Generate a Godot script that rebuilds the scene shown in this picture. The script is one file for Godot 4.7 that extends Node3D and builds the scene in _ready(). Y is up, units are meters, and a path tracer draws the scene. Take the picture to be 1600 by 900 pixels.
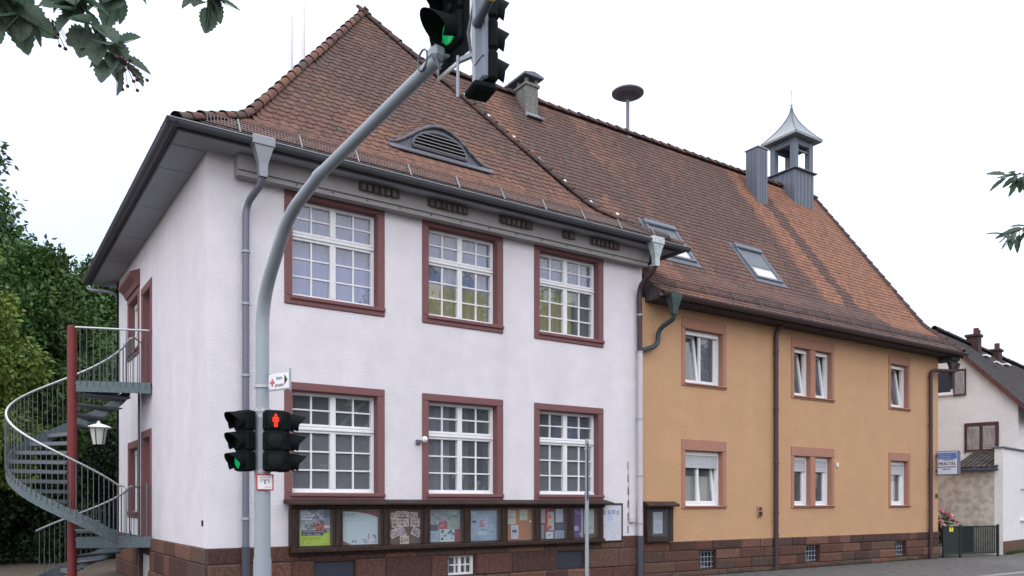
extends Node3D

const EYE := Vector3(-2.98, 1.65, 12.6)
var rng := RandomNumberGenerator.new()
var M := {}
var taken := {}
var quad_cache := {}


# ---------------------------------------------------------------- mesh builder
class MB:
	var v := PackedVector3Array()
	var n := PackedVector3Array()
	var c := PackedColorArray()
	var uv := PackedVector2Array()
	var x := Transform3D()
	var col := Color.WHITE

	func vert(p: Vector3, m: Vector3, t := Vector2.ZERO) -> void:
		v.append(x * p)
		n.append((x.basis * m).normalized())
		c.append(col)
		uv.append(t)

	# corners counter-clockwise seen from outside; Godot wants them clockwise
	func tri(a: Vector3, b: Vector3, d: Vector3) -> void:
		var m := (b - a).cross(d - a).normalized()
		vert(a, m)
		vert(d, m)
		vert(b, m)

	func quad(a: Vector3, b: Vector3, d: Vector3, e: Vector3) -> void:
		var m := (b - a).cross(e - a).normalized()
		if m == Vector3.ZERO:
			m = (d - b).cross(e - b).normalized()
		vert(a, m, Vector2(0, 1))
		vert(d, m, Vector2(1, 0))
		vert(b, m, Vector2(1, 1))
		vert(a, m, Vector2(0, 1))
		vert(e, m, Vector2(0, 0))
		vert(d, m, Vector2(1, 0))

	func face(pts: Array, centre: Vector3) -> void:
		var mid := Vector3.ZERO
		for p in pts:
			mid += p
		mid /= pts.size()
		var m: Vector3 = (pts[1] - pts[0]).cross(pts[2] - pts[0])
		if m.dot(mid - centre) < 0.0:
			pts.reverse()
		for i in range(1, pts.size() - 1):
			tri(pts[0], pts[i], pts[i + 1])

	func box(at: Vector3, size: Vector3, b := 0.0) -> void:
		var h := size / 2.0
		b = minf(b, minf(h.x, minf(h.y, h.z)) * 0.9)
		if b <= 0.0:
			for s in [-1.0, 1.0]:
				face([at + Vector3(s * h.x, -h.y, -h.z), at + Vector3(s * h.x, h.y, -h.z), at + Vector3(s * h.x, h.y, h.z), at + Vector3(s * h.x, -h.y, h.z)], at)
				face([at + Vector3(-h.x, s * h.y, -h.z), at + Vector3(h.x, s * h.y, -h.z), at + Vector3(h.x, s * h.y, h.z), at + Vector3(-h.x, s * h.y, h.z)], at)
				face([at + Vector3(-h.x, -h.y, s * h.z), at + Vector3(h.x, -h.y, s * h.z), at + Vector3(h.x, h.y, s * h.z), at + Vector3(-h.x, h.y, s * h.z)], at)
			return
		var k := h - Vector3(b, b, b)
		for s in [-1.0, 1.0]:
			face([at + Vector3(s * h.x, -k.y, -k.z), at + Vector3(s * h.x, k.y, -k.z), at + Vector3(s * h.x, k.y, k.z), at + Vector3(s * h.x, -k.y, k.z)], at)
			face([at + Vector3(-k.x, s * h.y, -k.z), at + Vector3(k.x, s * h.y, -k.z), at + Vector3(k.x, s * h.y, k.z), at + Vector3(-k.x, s * h.y, k.z)], at)
			face([at + Vector3(-k.x, -k.y, s * h.z), at + Vector3(k.x, -k.y, s * h.z), at + Vector3(k.x, k.y, s * h.z), at + Vector3(-k.x, k.y, s * h.z)], at)
			for t in [-1.0, 1.0]:
				face([at + Vector3(-k.x, s * h.y, t * k.z), at + Vector3(k.x, s * h.y, t * k.z), at + Vector3(k.x, s * k.y, t * h.z), at + Vector3(-k.x, s * k.y, t * h.z)], at)
				face([at + Vector3(s * h.x, -k.y, t * k.z), at + Vector3(s * h.x, k.y, t * k.z), at + Vector3(s * k.x, k.y, t * h.z), at + Vector3(s * k.x, -k.y, t * h.z)], at)
				face([at + Vector3(s * h.x, t * k.y, -k.z), at + Vector3(s * h.x, t * k.y, k.z), at + Vector3(s * k.x, t * h.y, k.z), at + Vector3(s * k.x, t * h.y, -k.z)], at)
				for q in [-1.0, 1.0]:
					face([at + Vector3(s * h.x, t * k.y, q * k.z), at + Vector3(s * k.x, t * h.y, q * k.z), at + Vector3(s * k.x, t * k.y, q * h.z)], at)

	# box given by its two corners
	func span(a: Vector3, b: Vector3, bev := 0.0) -> void:
		box((a + b) / 2.0, (b - a).abs(), bev)

	func bar(a: Vector3, b: Vector3, w: float, h: float, up := Vector3.UP) -> void:
		var keep := x
		var z := (b - a).normalized()
		if absf(z.dot(up)) > 0.98:
			up = Vector3.RIGHT
		var s := up.cross(z).normalized()
		x = keep * Transform3D(Basis(s, z.cross(s), z), (a + b) / 2.0)
		box(Vector3.ZERO, Vector3(w, h, a.distance_to(b)))
		x = keep

	func tube(path: Array, radius, sides := 10, caps := true, arc := TAU, turn := 0.0, side_hint := Vector3.ZERO) -> void:
		var rings := []
		var normals := []
		var prev := Vector3.ZERO
		for i in path.size():
			var p: Vector3 = path[i]
			var d: Vector3 = (path[mini(i + 1, path.size() - 1)] - path[maxi(i - 1, 0)]).normalized()
			if i == 0:
				prev = side_hint if side_hint != Vector3.ZERO else (Vector3.UP if absf(d.y) < 0.9 else Vector3.RIGHT).cross(d)
			prev = (prev - d * prev.dot(d)).normalized()
			var o := d.cross(prev)
			var r: float = radius[i] if radius is Array else radius
			var ring := []
			var norm := []
			for k in sides + 1:
				var a := turn + arc * k / sides
				var m := prev * cos(a) + o * sin(a)
				ring.append(p + m * r)
				norm.append(m)
			rings.append(ring)
			normals.append(norm)
		for i in path.size() - 1:
			for k in sides:
				var a: Vector3 = rings[i][k]
				var b: Vector3 = rings[i][k + 1]
				var d: Vector3 = rings[i + 1][k + 1]
				var e: Vector3 = rings[i + 1][k]
				vert(a, normals[i][k])
				vert(d, normals[i + 1][k + 1])
				vert(b, normals[i][k + 1])
				vert(a, normals[i][k])
				vert(e, normals[i + 1][k])
				vert(d, normals[i + 1][k + 1])
		if caps and arc >= TAU - 0.01:
			for i in [0, path.size() - 1]:
				var away: Vector3 = path[i] - path[1 if i == 0 else i - 1]
				for k in sides:
					face([path[i], rings[i][k], rings[i][k + 1]], path[i] - away)

	func lathe(profile: Array, at: Vector3, sides := 16) -> void:
		for i in profile.size() - 1:
			var p: Vector2 = profile[i]
			var q: Vector2 = profile[i + 1]
			var slope := Vector2(q.y - p.y, p.x - q.x).normalized()
			for k in sides:
				var a := TAU * k / sides
				var b := TAU * (k + 1) / sides
				var da := Vector3(cos(a), 0, sin(a))
				var db := Vector3(cos(b), 0, sin(b))
				var na := da * slope.x + Vector3.UP * slope.y
				var nb := db * slope.x + Vector3.UP * slope.y
				var pts := [at + da * p.x + Vector3.UP * p.y, at + da * q.x + Vector3.UP * q.y, at + db * q.x + Vector3.UP * q.y, at + db * p.x + Vector3.UP * p.y]
				var nn := [na, na, nb, nb]
				for t in [[0, 2, 1], [0, 3, 2]]:
					for j in t:
						vert(pts[j], nn[j])

	# a flat outline in the xy plane of t, thickened by depth along its z
	func extrude(poly: PackedVector2Array, t: Transform3D, depth: float) -> void:
		var keep := x
		x = keep * t
		if Geometry2D.is_polygon_clockwise(poly):
			poly = poly.duplicate()
			poly.reverse()
		var idx := Geometry2D.triangulate_polygon(poly)
		for i in range(0, idx.size(), 3):
			var a := poly[idx[i]]
			var b := poly[idx[i + 1]]
			var d := poly[idx[i + 2]]
			if (b - a).cross(d - a) < 0.0:
				var s := b
				b = d
				d = s
			tri(Vector3(a.x, a.y, depth), Vector3(b.x, b.y, depth), Vector3(d.x, d.y, depth))
			tri(Vector3(a.x, a.y, 0), Vector3(d.x, d.y, 0), Vector3(b.x, b.y, 0))
		for i in poly.size():
			var a := poly[i]
			var b := poly[(i + 1) % poly.size()]
			quad(Vector3(a.x, a.y, 0), Vector3(b.x, b.y, 0), Vector3(b.x, b.y, depth), Vector3(a.x, a.y, depth))
		x = keep

	# a wall plate in the xy plane of t from (0,0) to (w,h), its outside at z = 0, with openings
	func wall(t: Transform3D, w: float, h: float, holes: Array, thick: float) -> void:
		var keep := x
		x = keep * t
		var xs := [0.0, w]
		var ys := [0.0, h]
		for r in holes:
			for q in [r.position.x, r.end.x]:
				if not xs.has(q):
					xs.append(q)
			for q in [r.position.y, r.end.y]:
				if not ys.has(q):
					ys.append(q)
		xs.sort()
		ys.sort()
		for i in xs.size() - 1:
			for j in ys.size() - 1:
				var m := Vector2((xs[i] + xs[i + 1]) / 2.0, (ys[j] + ys[j + 1]) / 2.0)
				var open := false
				for r in holes:
					open = open or r.has_point(m)
				if open:
					continue
				quad(Vector3(xs[i], ys[j], 0), Vector3(xs[i + 1], ys[j], 0), Vector3(xs[i + 1], ys[j + 1], 0), Vector3(xs[i], ys[j + 1], 0))
				quad(Vector3(xs[i + 1], ys[j], -thick), Vector3(xs[i], ys[j], -thick), Vector3(xs[i], ys[j + 1], -thick), Vector3(xs[i + 1], ys[j + 1], -thick))
		for r in holes:
			var a: Vector2 = r.position
			var b: Vector2 = r.end
			quad(Vector3(a.x, a.y, -thick), Vector3(a.x, a.y, 0), Vector3(a.x, b.y, 0), Vector3(a.x, b.y, -thick))
			quad(Vector3(b.x, a.y, 0), Vector3(b.x, a.y, -thick), Vector3(b.x, b.y, -thick), Vector3(b.x, b.y, 0))
			quad(Vector3(a.x, a.y, 0), Vector3(a.x, a.y, -thick), Vector3(b.x, a.y, -thick), Vector3(b.x, a.y, 0))
			quad(Vector3(a.x, b.y, -thick), Vector3(a.x, b.y, 0), Vector3(b.x, b.y, 0), Vector3(b.x, b.y, -thick))
		quad(Vector3(0, h, 0), Vector3(w, h, 0), Vector3(w, h, -thick), Vector3(0, h, -thick))
		quad(Vector3(0, 0, -thick), Vector3(0, 0, 0), Vector3(0, h, 0), Vector3(0, h, -thick))
		quad(Vector3(w, 0, 0), Vector3(w, 0, -thick), Vector3(w, h, -thick), Vector3(w, h, 0))
		x = keep

	func mesh() -> ArrayMesh:
		var arr := []
		arr.resize(Mesh.ARRAY_MAX)
		arr[Mesh.ARRAY_VERTEX] = v
		arr[Mesh.ARRAY_NORMAL] = n
		arr[Mesh.ARRAY_COLOR] = c
		arr[Mesh.ARRAY_TEX_UV] = uv
		var m := ArrayMesh.new()
		m.add_surface_from_arrays(Mesh.PRIMITIVE_TRIANGLES, arr)
		return m


# ---------------------------------------------------------------- naming and tagging
func numbered(called: String, parent: Node) -> String:
	var key := str(parent.get_instance_id()) + called
	var k: int = taken.get(key, 0)
	taken[key] = k + 1
	return called if k == 0 else "%s_%03d" % [called, k]


func thing(called: String, label: String, category: String, at := Vector3.ZERO, turn := 0.0, group := "") -> Node3D:
	var o := Node3D.new()
	o.name = numbered(called, self)
	add_child(o, true)
	o.position = at
	o.rotation.y = turn
	o.set_meta("label", label)
	o.set_meta("category", category)
	if group:
		o.set_meta("group", group)
	return o


func group_node(called: String, parent: Node, at := Transform3D()) -> Node3D:
	var o := Node3D.new()
	o.name = numbered(called, parent)
	parent.add_child(o, true)
	o.transform = at
	return o


func put(called: String, b, m: Material, parent: Node, at := Transform3D()) -> MeshInstance3D:
	var o := MeshInstance3D.new()
	o.name = numbered(called, parent)
	o.mesh = b.mesh() if b is MB else b
	o.material_override = m
	o.transform = at
	parent.add_child(o, true)
	return o


func structure(called: String, b: MB, m: Material) -> MeshInstance3D:
	var o := put(called, b, m, self)
	o.set_meta("kind", "structure")
	return o


func many(called: String, mesh: Mesh, places: Array, colors: Array, m: Material, parent: Node) -> MultiMeshInstance3D:
	var mm := MultiMesh.new()
	mm.transform_format = MultiMesh.TRANSFORM_3D
	mm.use_colors = not colors.is_empty()
	mm.mesh = mesh
	mm.instance_count = places.size()
	for i in places.size():
		mm.set_instance_transform(i, places[i])
		if not colors.is_empty():
			mm.set_instance_color(i, colors[i])
	var o := MultiMeshInstance3D.new()
	o.name = numbered(called, parent)
	o.multimesh = mm
	o.material_override = m
	o.set_meta("kind", "stuff")
	parent.add_child(o, true)
	return o


# ---------------------------------------------------------------- materials
func noise_image(size: int, freq: float, octaves: int, sd: int, lo: float, hi: float, stretch := Vector2.ONE) -> Image:
	var f := FastNoiseLite.new()
	f.seed = sd
	f.frequency = freq
	f.fractal_octaves = octaves
	f.noise_type = FastNoiseLite.TYPE_SIMPLEX_SMOOTH
	var im := f.get_seamless_image(int(size * stretch.x), int(size * stretch.y), false, false, 0.15, true)
	if stretch != Vector2.ONE:
		im.resize(size, size, Image.INTERPOLATE_CUBIC)
	im.convert(Image.FORMAT_RGB8)
	var d := im.get_data()
	for i in d.size():
		d[i] = int(clampf(lerpf(lo, hi, d[i] / 255.0), 0.0, 1.0) * 255.0)
	return Image.create_from_data(size, size, false, Image.FORMAT_RGB8, d)


func tex(im: Image) -> ImageTexture:
	return ImageTexture.create_from_image(im)


func mat(color: Color, rough := 0.85, texture: Texture2D = null, scale := 1.0, bump: Texture2D = null, bump_cm := 0.0, spec := 0.4) -> StandardMaterial3D:
	var m := StandardMaterial3D.new()
	m.albedo_color = color
	m.roughness = rough
	m.metallic_specular = spec
	if texture:
		m.albedo_texture = texture
	if bump:
		m.heightmap_enabled = true
		m.heightmap_texture = bump
		m.heightmap_scale = bump_cm
	if texture or bump:
		m.uv1_triplanar = true
		m.uv1_world_triplanar = true
		m.uv1_scale = Vector3.ONE * scale
	return m


func detail(m: StandardMaterial3D, texture: Texture2D, scale: float) -> StandardMaterial3D:
	m.detail_enabled = true
	m.detail_blend_mode = BaseMaterial3D.BLEND_MODE_MUL
	m.detail_albedo = texture
	m.detail_uv_layer = BaseMaterial3D.DETAIL_UV_2
	m.uv2_triplanar = true
	m.uv2_world_triplanar = true
	m.uv2_scale = Vector3.ONE * scale
	return m


func metal(color: Color, rough: float, metallic := 0.6, texture: Texture2D = null, scale := 2.0) -> StandardMaterial3D:
	var m := mat(color, rough, texture, scale)
	m.metallic = metallic
	return m


func lin(r: float, g: float, b: float) -> Color:
	return Color(r, g, b).linear_to_srgb()


func make_materials() -> void:
	var fine := tex(noise_image(512, 0.09, 4, 1, 0.84, 1.06))
	var soft := tex(noise_image(512, 0.012, 5, 2, 0.965, 1.01))
	var blotch := tex(noise_image(512, 0.02, 5, 3, 0.76, 1.10))
	var grain := tex(noise_image(512, 0.03, 4, 4, 0.62, 1.15, Vector2(1.0, 0.08)))
	var rough_h := tex(noise_image(512, 0.10, 3, 5, 0.0, 1.0))
	var fine_h := tex(noise_image(512, 0.22, 3, 6, 0.0, 1.0))
	var streak := tex(noise_image(512, 0.012, 4, 8, 0.96, 1.01, Vector2(1.0, 0.12)))
	var cast := tex(noise_image(1024, 0.045, 4, 12, 0.87, 1.06))
	var cast_h := tex(noise_image(1024, 0.06, 4, 13, 0.0, 1.0))
	M.streak = streak
	M.blotch = blotch
	M.white_wall = detail(mat(lin(0.68, 0.662, 0.70), 0.95, soft, 0.31, fine_h, 0.9), streak, 0.17)
	M.orange_wall = detail(mat(lin(0.575, 0.352, 0.20), 0.95, cast, 0.53, cast_h, 1.4), soft, 0.22)
	M.far_wall = detail(mat(lin(0.84, 0.83, 0.83), 0.95, cast, 0.47, cast_h, 2.2), soft, 0.3)
	M.beige_wall = detail(mat(lin(0.56, 0.51, 0.44), 0.95, blotch, 0.35, fine_h, 0.8), soft, 0.3)
	M.red_stone = detail(mat(lin(0.215, 0.102, 0.105), 0.9, fine, 0.9, fine_h, 0.5), soft, 0.6)
	M.pink_stone = detail(mat(lin(0.42, 0.215, 0.155), 0.9, fine, 0.9, fine_h, 0.5), soft, 0.5)
	M.sand = []
	for t in [[0.17, 0.082, 0.062], [0.22, 0.105, 0.076], [0.115, 0.062, 0.051], [0.19, 0.11, 0.08], [0.26, 0.135, 0.098], [0.14, 0.088, 0.07]]:
		M.sand.append(detail(mat(lin(t[0], t[1], t[2]), 0.92, blotch, 1.3, rough_h, 2.5), fine, 0.8))
	M.mortar = mat(lin(0.06, 0.045, 0.04), 0.95, fine, 2.0)
	M.tile = detail(mat(Color.WHITE, 0.9, fine, 1.6, null, 0.0, 0.3), blotch, 0.7)
	M.tile.vertex_color_use_as_albedo = true
	M.deck = mat(lin(0.14, 0.07, 0.05), 0.95, blotch, 1.0)
	M.zinc = metal(lin(0.26, 0.28, 0.31), 0.5, 0.35, fine, 1.4)
	M.zinc_dark = metal(lin(0.125, 0.145, 0.18), 0.6, 0.15, streak, 0.7)
	M.zinc_pale = metal(lin(0.46, 0.53, 0.54), 0.45, 0.3, blotch, 1.5)
	M.head_back = mat(lin(0.17, 0.20, 0.25), 0.5, soft, 1.5)
	M.spire = metal(lin(0.27, 0.31, 0.33), 0.6, 0.2, blotch, 1.5)
	M.gutter = mat(lin(0.085, 0.087, 0.10), 0.55, streak, 0.8)
	M.pale_net = mat(lin(0.42, 0.42, 0.38), 0.95, fine, 2.0)
	M.shade_cloth = mat(lin(0.14, 0.14, 0.19), 0.95, fine, 2.0)
	M.vent_wood = mat(lin(0.12, 0.095, 0.088), 0.85, grain, 1.0)
	M.siren = mat(lin(0.12, 0.12, 0.15), 0.7)
	M.guard = mat(lin(0.16, 0.13, 0.13), 0.6)
	M.lead = metal(lin(0.13, 0.14, 0.17), 0.6, 0.2, blotch, 2.0)
	M.pipe_grey = metal(lin(0.15, 0.155, 0.20), 0.5, 0.3, streak, 0.8)
	M.pipe_brown = mat(lin(0.065, 0.04, 0.045), 0.5, fine, 1.5)
	M.pipe_green = mat(lin(0.04, 0.07, 0.075), 0.6, blotch, 2.0)
	M.pipe_light = mat(lin(0.52, 0.48, 0.5), 0.7, streak, 1.0)
	M.cast_iron = mat(lin(0.06, 0.065, 0.085), 0.6, fine, 2.0)
	M.soffit = mat(lin(0.33, 0.345, 0.38), 0.85, streak, 0.5)
	M.cornice = mat(lin(0.31, 0.30, 0.30), 0.9, soft, 0.7)
	M.eave_wood = mat(lin(0.07, 0.06, 0.065), 0.85, grain, 1.0)
	M.brown_wood = mat(lin(0.045, 0.028, 0.024), 0.75, grain, 1.6)
	M.board_wood = detail(mat(lin(0.046, 0.024, 0.017), 0.6, grain, 1.3), blotch, 0.9)
	M.board_back = mat(lin(0.075, 0.038, 0.024), 0.85, fine, 2.0)
	M.cork = mat(lin(0.30, 0.13, 0.05), 0.9, fine, 3.0)
	M.window_white = mat(lin(0.74, 0.75, 0.76), 0.45, soft, 1.2)
	M.shutter_slat = mat(lin(0.48, 0.49, 0.52), 0.6)
	var g := mat(Color(0.9, 0.95, 1.0, 0.05), 0.02)
	g.transparency = BaseMaterial3D.TRANSPARENCY_ALPHA
	g.metallic_specular = 0.62
	M.glass = g
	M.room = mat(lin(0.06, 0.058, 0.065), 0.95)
	M.net = mat(lin(0.16, 0.215, 0.46), 0.95, fine, 2.0)
	M.net.backlight_enabled = true
	M.net.backlight = Color(0.25, 0.27, 0.35)
	M.olive_cloth = mat(lin(0.26, 0.25, 0.05), 0.95, fine, 2.0)
	M.grey_cloth = mat(lin(0.07, 0.07, 0.09), 0.95, fine, 2.0)
	M.blind = mat(lin(0.062, 0.060, 0.075), 0.9, soft, 1.0)
	M.blue_cloth = mat(lin(0.05, 0.07, 0.25), 0.9)
	M.asphalt = detail(mat(lin(0.055, 0.055, 0.056), 0.93, fine, 1.1, fine_h, 0.8), blotch, 0.22)
	M.pavement = detail(mat(lin(0.13, 0.13, 0.125), 0.93, fine, 0.8, fine_h, 0.6), blotch, 0.35)
	M.kerb = mat(lin(0.26, 0.25, 0.24), 0.9, fine, 1.2)
	M.earth = detail(mat(lin(0.13, 0.105, 0.08), 0.95, blotch, 0.6, rough_h, 3.0), fine, 1.0)
	M.galv = metal(lin(0.34, 0.39, 0.43), 0.6, 0.25, fine, 1.6)
	M.galv_light = metal(lin(0.5, 0.52, 0.54), 0.5, 0.3, blotch, 2.0)
	M.signal_black = mat(lin(0.006, 0.009, 0.010), 0.75, null, 1.0, null, 0.0, 0.2)
	M.signal_grey = mat(lin(0.10, 0.115, 0.14), 0.5, soft, 1.5)
	M.sign_white = mat(lin(0.75, 0.75, 0.76), 0.5)
	M.sign_red = mat(lin(0.45, 0.03, 0.03), 0.5)
	M.sign_black = mat(lin(0.02, 0.02, 0.025), 0.5)
	M.sign_pink = mat(lin(0.5, 0.12, 0.16), 0.5)
	M.lens_dark = mat(lin(0.010, 0.013, 0.013), 0.5, null, 1.0, null, 0.0, 0.2)
	M.lens_green = mat(lin(0.01, 0.16, 0.09), 0.25)
	M.lens_green.emission_enabled = true
	M.lens_green.emission = Color(0.06, 0.85, 0.42)
	M.lens_green.emission_energy_multiplier = 0.28
	M.figure_red = mat(lin(0.5, 0.03, 0.01), 0.4)
	M.figure_red.emission_enabled = true
	M.figure_red.emission = Color(1.0, 0.13, 0.06)
	M.figure_red.emission_energy_multiplier = 1.1
	M.stair_red = mat(lin(0.16, 0.026, 0.026), 0.55, soft, 1.0)
	M.stair_grey = metal(lin(0.13, 0.17, 0.185), 0.6, 0.25, blotch, 1.6)
	M.stair_tread = metal(lin(0.17, 0.19, 0.215), 0.65, 0.2, fine, 3.0)
	M.rail = metal(lin(0.46, 0.48, 0.50), 0.4, 0.7)
	M.baluster = metal(lin(0.10, 0.125, 0.135), 0.55, 0.2)
	M.lamp_glass = mat(lin(0.82, 0.84, 0.78), 0.5)
	M.lamp_glass.backlight_enabled = true
	M.lamp_glass.backlight = Color(0.8, 0.8, 0.8)
	M.bark = mat(lin(0.06, 0.045, 0.035), 0.95, grain, 1.0, rough_h, 3.0)
	M.leaf = mat(Color.WHITE, 0.65, null, 1.0, null, 0.0, 0.3)
	M.leaf.vertex_color_use_as_albedo = true
	M.leaf.backlight_enabled = true
	M.leaf.backlight = Color(0.32, 0.4, 0.2)
	M.near_leaf = mat(lin(0.12, 0.17, 0.13), 0.6, blotch, 9.0)
	M.near_leaf.backlight_enabled = true
	M.near_leaf.backlight = Color(0.92, 1.0, 0.95)
	M.berry = mat(lin(0.09, 0.035, 0.05), 0.4)
	M.petal = mat(lin(0.62, 0.22, 0.26), 0.8, fine, 8.0)
	M.petal_pale = mat(lin(0.66, 0.40, 0.38), 0.8, fine, 8.0)
	M.gate = mat(lin(0.018, 0.028, 0.027), 0.55)
	M.yellow = mat(lin(0.7, 0.6, 0.05), 0.6)
	M.far_shutter = mat(lin(0.40, 0.37, 0.37), 0.85, grain, 1.5)
	M.far_frame = mat(lin(0.11, 0.05, 0.045), 0.8, grain, 1.5)
	M.brick = mat(lin(0.12, 0.07, 0.065), 0.95, blotch, 2.5, rough_h, 4.0)
	M.concrete = detail(mat(lin(0.20, 0.205, 0.19), 0.95, blotch, 0.9, fine_h, 0.6), streak, 0.7)
	M.dark_board = mat(lin(0.028, 0.034, 0.05), 0.7, soft, 1.5)
	M.flashing = metal(lin(0.5, 0.52, 0.55), 0.4, 0.5, fine, 2.0)


# ---------------------------------------------------------------- roofs
func bell(t: float, y0: float, s0: float, s1: float, kink: float) -> float:
	# eave slope s0 easing into main slope s1 round t = kink
	var y := y0 + s0 * t
	var u := clampf((t - kink + 0.25) / 0.5, 0.0, 1.0)
	y += (s1 - s0) * 0.5 * (u * u * u - 0.5 * u * u * u * u)
	if t > kink + 0.25:
		y += (s1 - s0) * (t - kink - 0.25)
	return y


func white_y(t: float) -> float:
	return bell(t, 7.06, 0.68, 1.31, 1.34)


func orange_y(t: float) -> float:
	return bell(t, 6.07, 0.80, 1.337, 1.15)


func dormer_bump(s: float, t: float) -> float:
	# the eyebrow: x from 3.6 to 5.72 in front of z = -1.15
	var px := -0.53 + s
	var dz := t - 1.68
	if dz < 0.0:
		return 0.0
	var u := (px - 4.64) / 1.07
	if absf(u) >= 1.0:
		return 0.0
	var a := 0.52 * pow(0.5 + 0.5 * cos(PI * u), 0.8)
	return maxf(0.0, a - dz * 0.72)


func tile_mesh(color: Color) -> ArrayMesh:
	var b := MB.new()
	b.col = color
	var w := 0.0895
	var out := [Vector2(w, 0.19), Vector2(-w, 0.19)]
	for k in 5:
		var a := PI + PI * k / 4.0
		out.append(Vector2(cos(a) * w, -0.115 + sin(a) * 0.055 + 0.03))
	var z := func(p: Vector2) -> float: return 0.004 + (0.19 - p.y) * 0.085
	var top := []
	for p in out:
		top.append(Vector3(p.x, p.y, z.call(p)))
	for i in range(1, top.size() - 1):
		b.tri(top[0], top[i], top[i + 1])
	for i in range(1, out.size()):
		var p: Vector3 = top[i]
		var q: Vector3 = top[(i + 1) % out.size()]
		b.quad(p - Vector3(0, 0, 0.017), q - Vector3(0, 0, 0.017), q, p)
	return b.mesh()


const PALETTE := [[0.072, 0.055, 0.053], [0.10, 0.071, 0.065], [0.134, 0.086, 0.074], [0.165, 0.098, 0.08], [0.205, 0.113, 0.085], [0.255, 0.132, 0.092], [0.30, 0.152, 0.10], [0.12, 0.092, 0.082]]


func palette(level: float) -> int:
	if level < 3.4 and rng.randf() < 0.03:
		return 7
	return clampi(int(round(level)), 0, 6)


# lays tiles row by row from the eave; O eave corner, A along it, N outwards
func lay_tiles(parent: Node3D, O: Vector3, A: Vector3, N: Vector3, smax: float, tmax: float, prof: Callable, keep: Callable, bump: Callable, tone: Callable, singles: int) -> void:
	var P := func(s: float, t: float) -> Vector3:
		var p: Vector3 = O + A * s - N * t
		p.y = prof.call(t) + bump.call(s, t)
		return p
	var list := []
	var t := 0.10
	var row := 0
	while t < tmax:
		var slope: float = (prof.call(t + 0.02) - prof.call(t - 0.02)) / 0.04
		var cols := int(smax / 0.182) + 1
		for k in cols:
			var s := k * 0.182 + (0.091 if row % 2 else 0.0)
			s += rng.randf_range(-0.006, 0.006)
			var tj := t + rng.randf_range(-0.007, 0.007)
			if not keep.call(s, tj):
				continue
			var p: Vector3 = P.call(s, tj)
			var up: Vector3 = (P.call(s, tj + 0.06) - P.call(s, tj - 0.015)).normalized()
			if bump.call(s, tj) > 0.0 and bump.call(s, tj - 0.015) == 0.0:
				up = (P.call(s, tj + 0.07) - p).normalized()
			var side: Vector3 = (P.call(s + 0.05, tj) - P.call(s - 0.05, tj)).normalized()
			var nor := side.cross(up).normalized()
			side = up.cross(nor)
			var b := Basis(side, up, nor) * Basis(Vector3(0, 0, 1), rng.randf_range(-0.02, 0.02)) * Basis(Vector3(1, 0, 0), rng.randf_range(-0.012, 0.012))
			var level: float = tone.call(s, tj)
			list.append([p.distance_squared_to(EYE), Transform3D(b, p), palette(level)])
		t += 0.165 / sqrt(1.0 + slope * slope)
		row += 1
	list.sort_custom(func(a, b): return a[0] < b[0])
	if not M.has("tile_meshes"):
		M.tile_meshes = []
		for c in PALETTE:
			M.tile_meshes.append(tile_mesh(Color(c[0], c[1], c[2])))
		M.tile_plain = tile_mesh(Color.WHITE)
	var places := []
	var colors := []
	for i in list.size():
		if i < singles:
			put("roof_tile", M.tile_meshes[list[i][2]], M.tile, parent, list[i][1])
		else:
			var c: Array = PALETTE[list[i][2]]
			var j := rng.randf_range(0.92, 1.08)
			places.append(list[i][1])
			colors.append(Color(c[0] * j, c[1] * j * rng.randf_range(0.96, 1.04), c[2] * j))
	if places.size():
		many("roof_tiles", M.tile_plain, places, colors, M.tile, parent)


func deck(b: MB, O: Vector3, A: Vector3, N: Vector3, smax: float, tmax: float, prof: Callable, hip0: bool, hip1: bool, bump: Callable, steps := 26, along := 1) -> void:
	var P := func(s: float, t: float) -> Vector3:
		var p: Vector3 = O + A * s - N * t
		p.y = prof.call(t) + bump.call(s, t) - 0.03
		return p
	for i in steps:
		var t0 := tmax * i / steps
		var t1 := tmax * (i + 1) / steps
		var a0 := t0 if hip0 else 0.0
		var b0 := smax - t0 if hip1 else smax
		var a1 := t1 if hip0 else 0.0
		var b1 := smax - t1 if hip1 else smax
		for k in along:
			b.quad(P.call(lerpf(a0, b0, float(k) / along), t0), P.call(lerpf(a0, b0, float(k + 1) / along), t0), P.call(lerpf(a1, b1, float(k + 1) / along), t1), P.call(lerpf(a1, b1, float(k) / along), t1))


func no_bump(_s: float, _t: float) -> float:
	return 0.0


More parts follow.
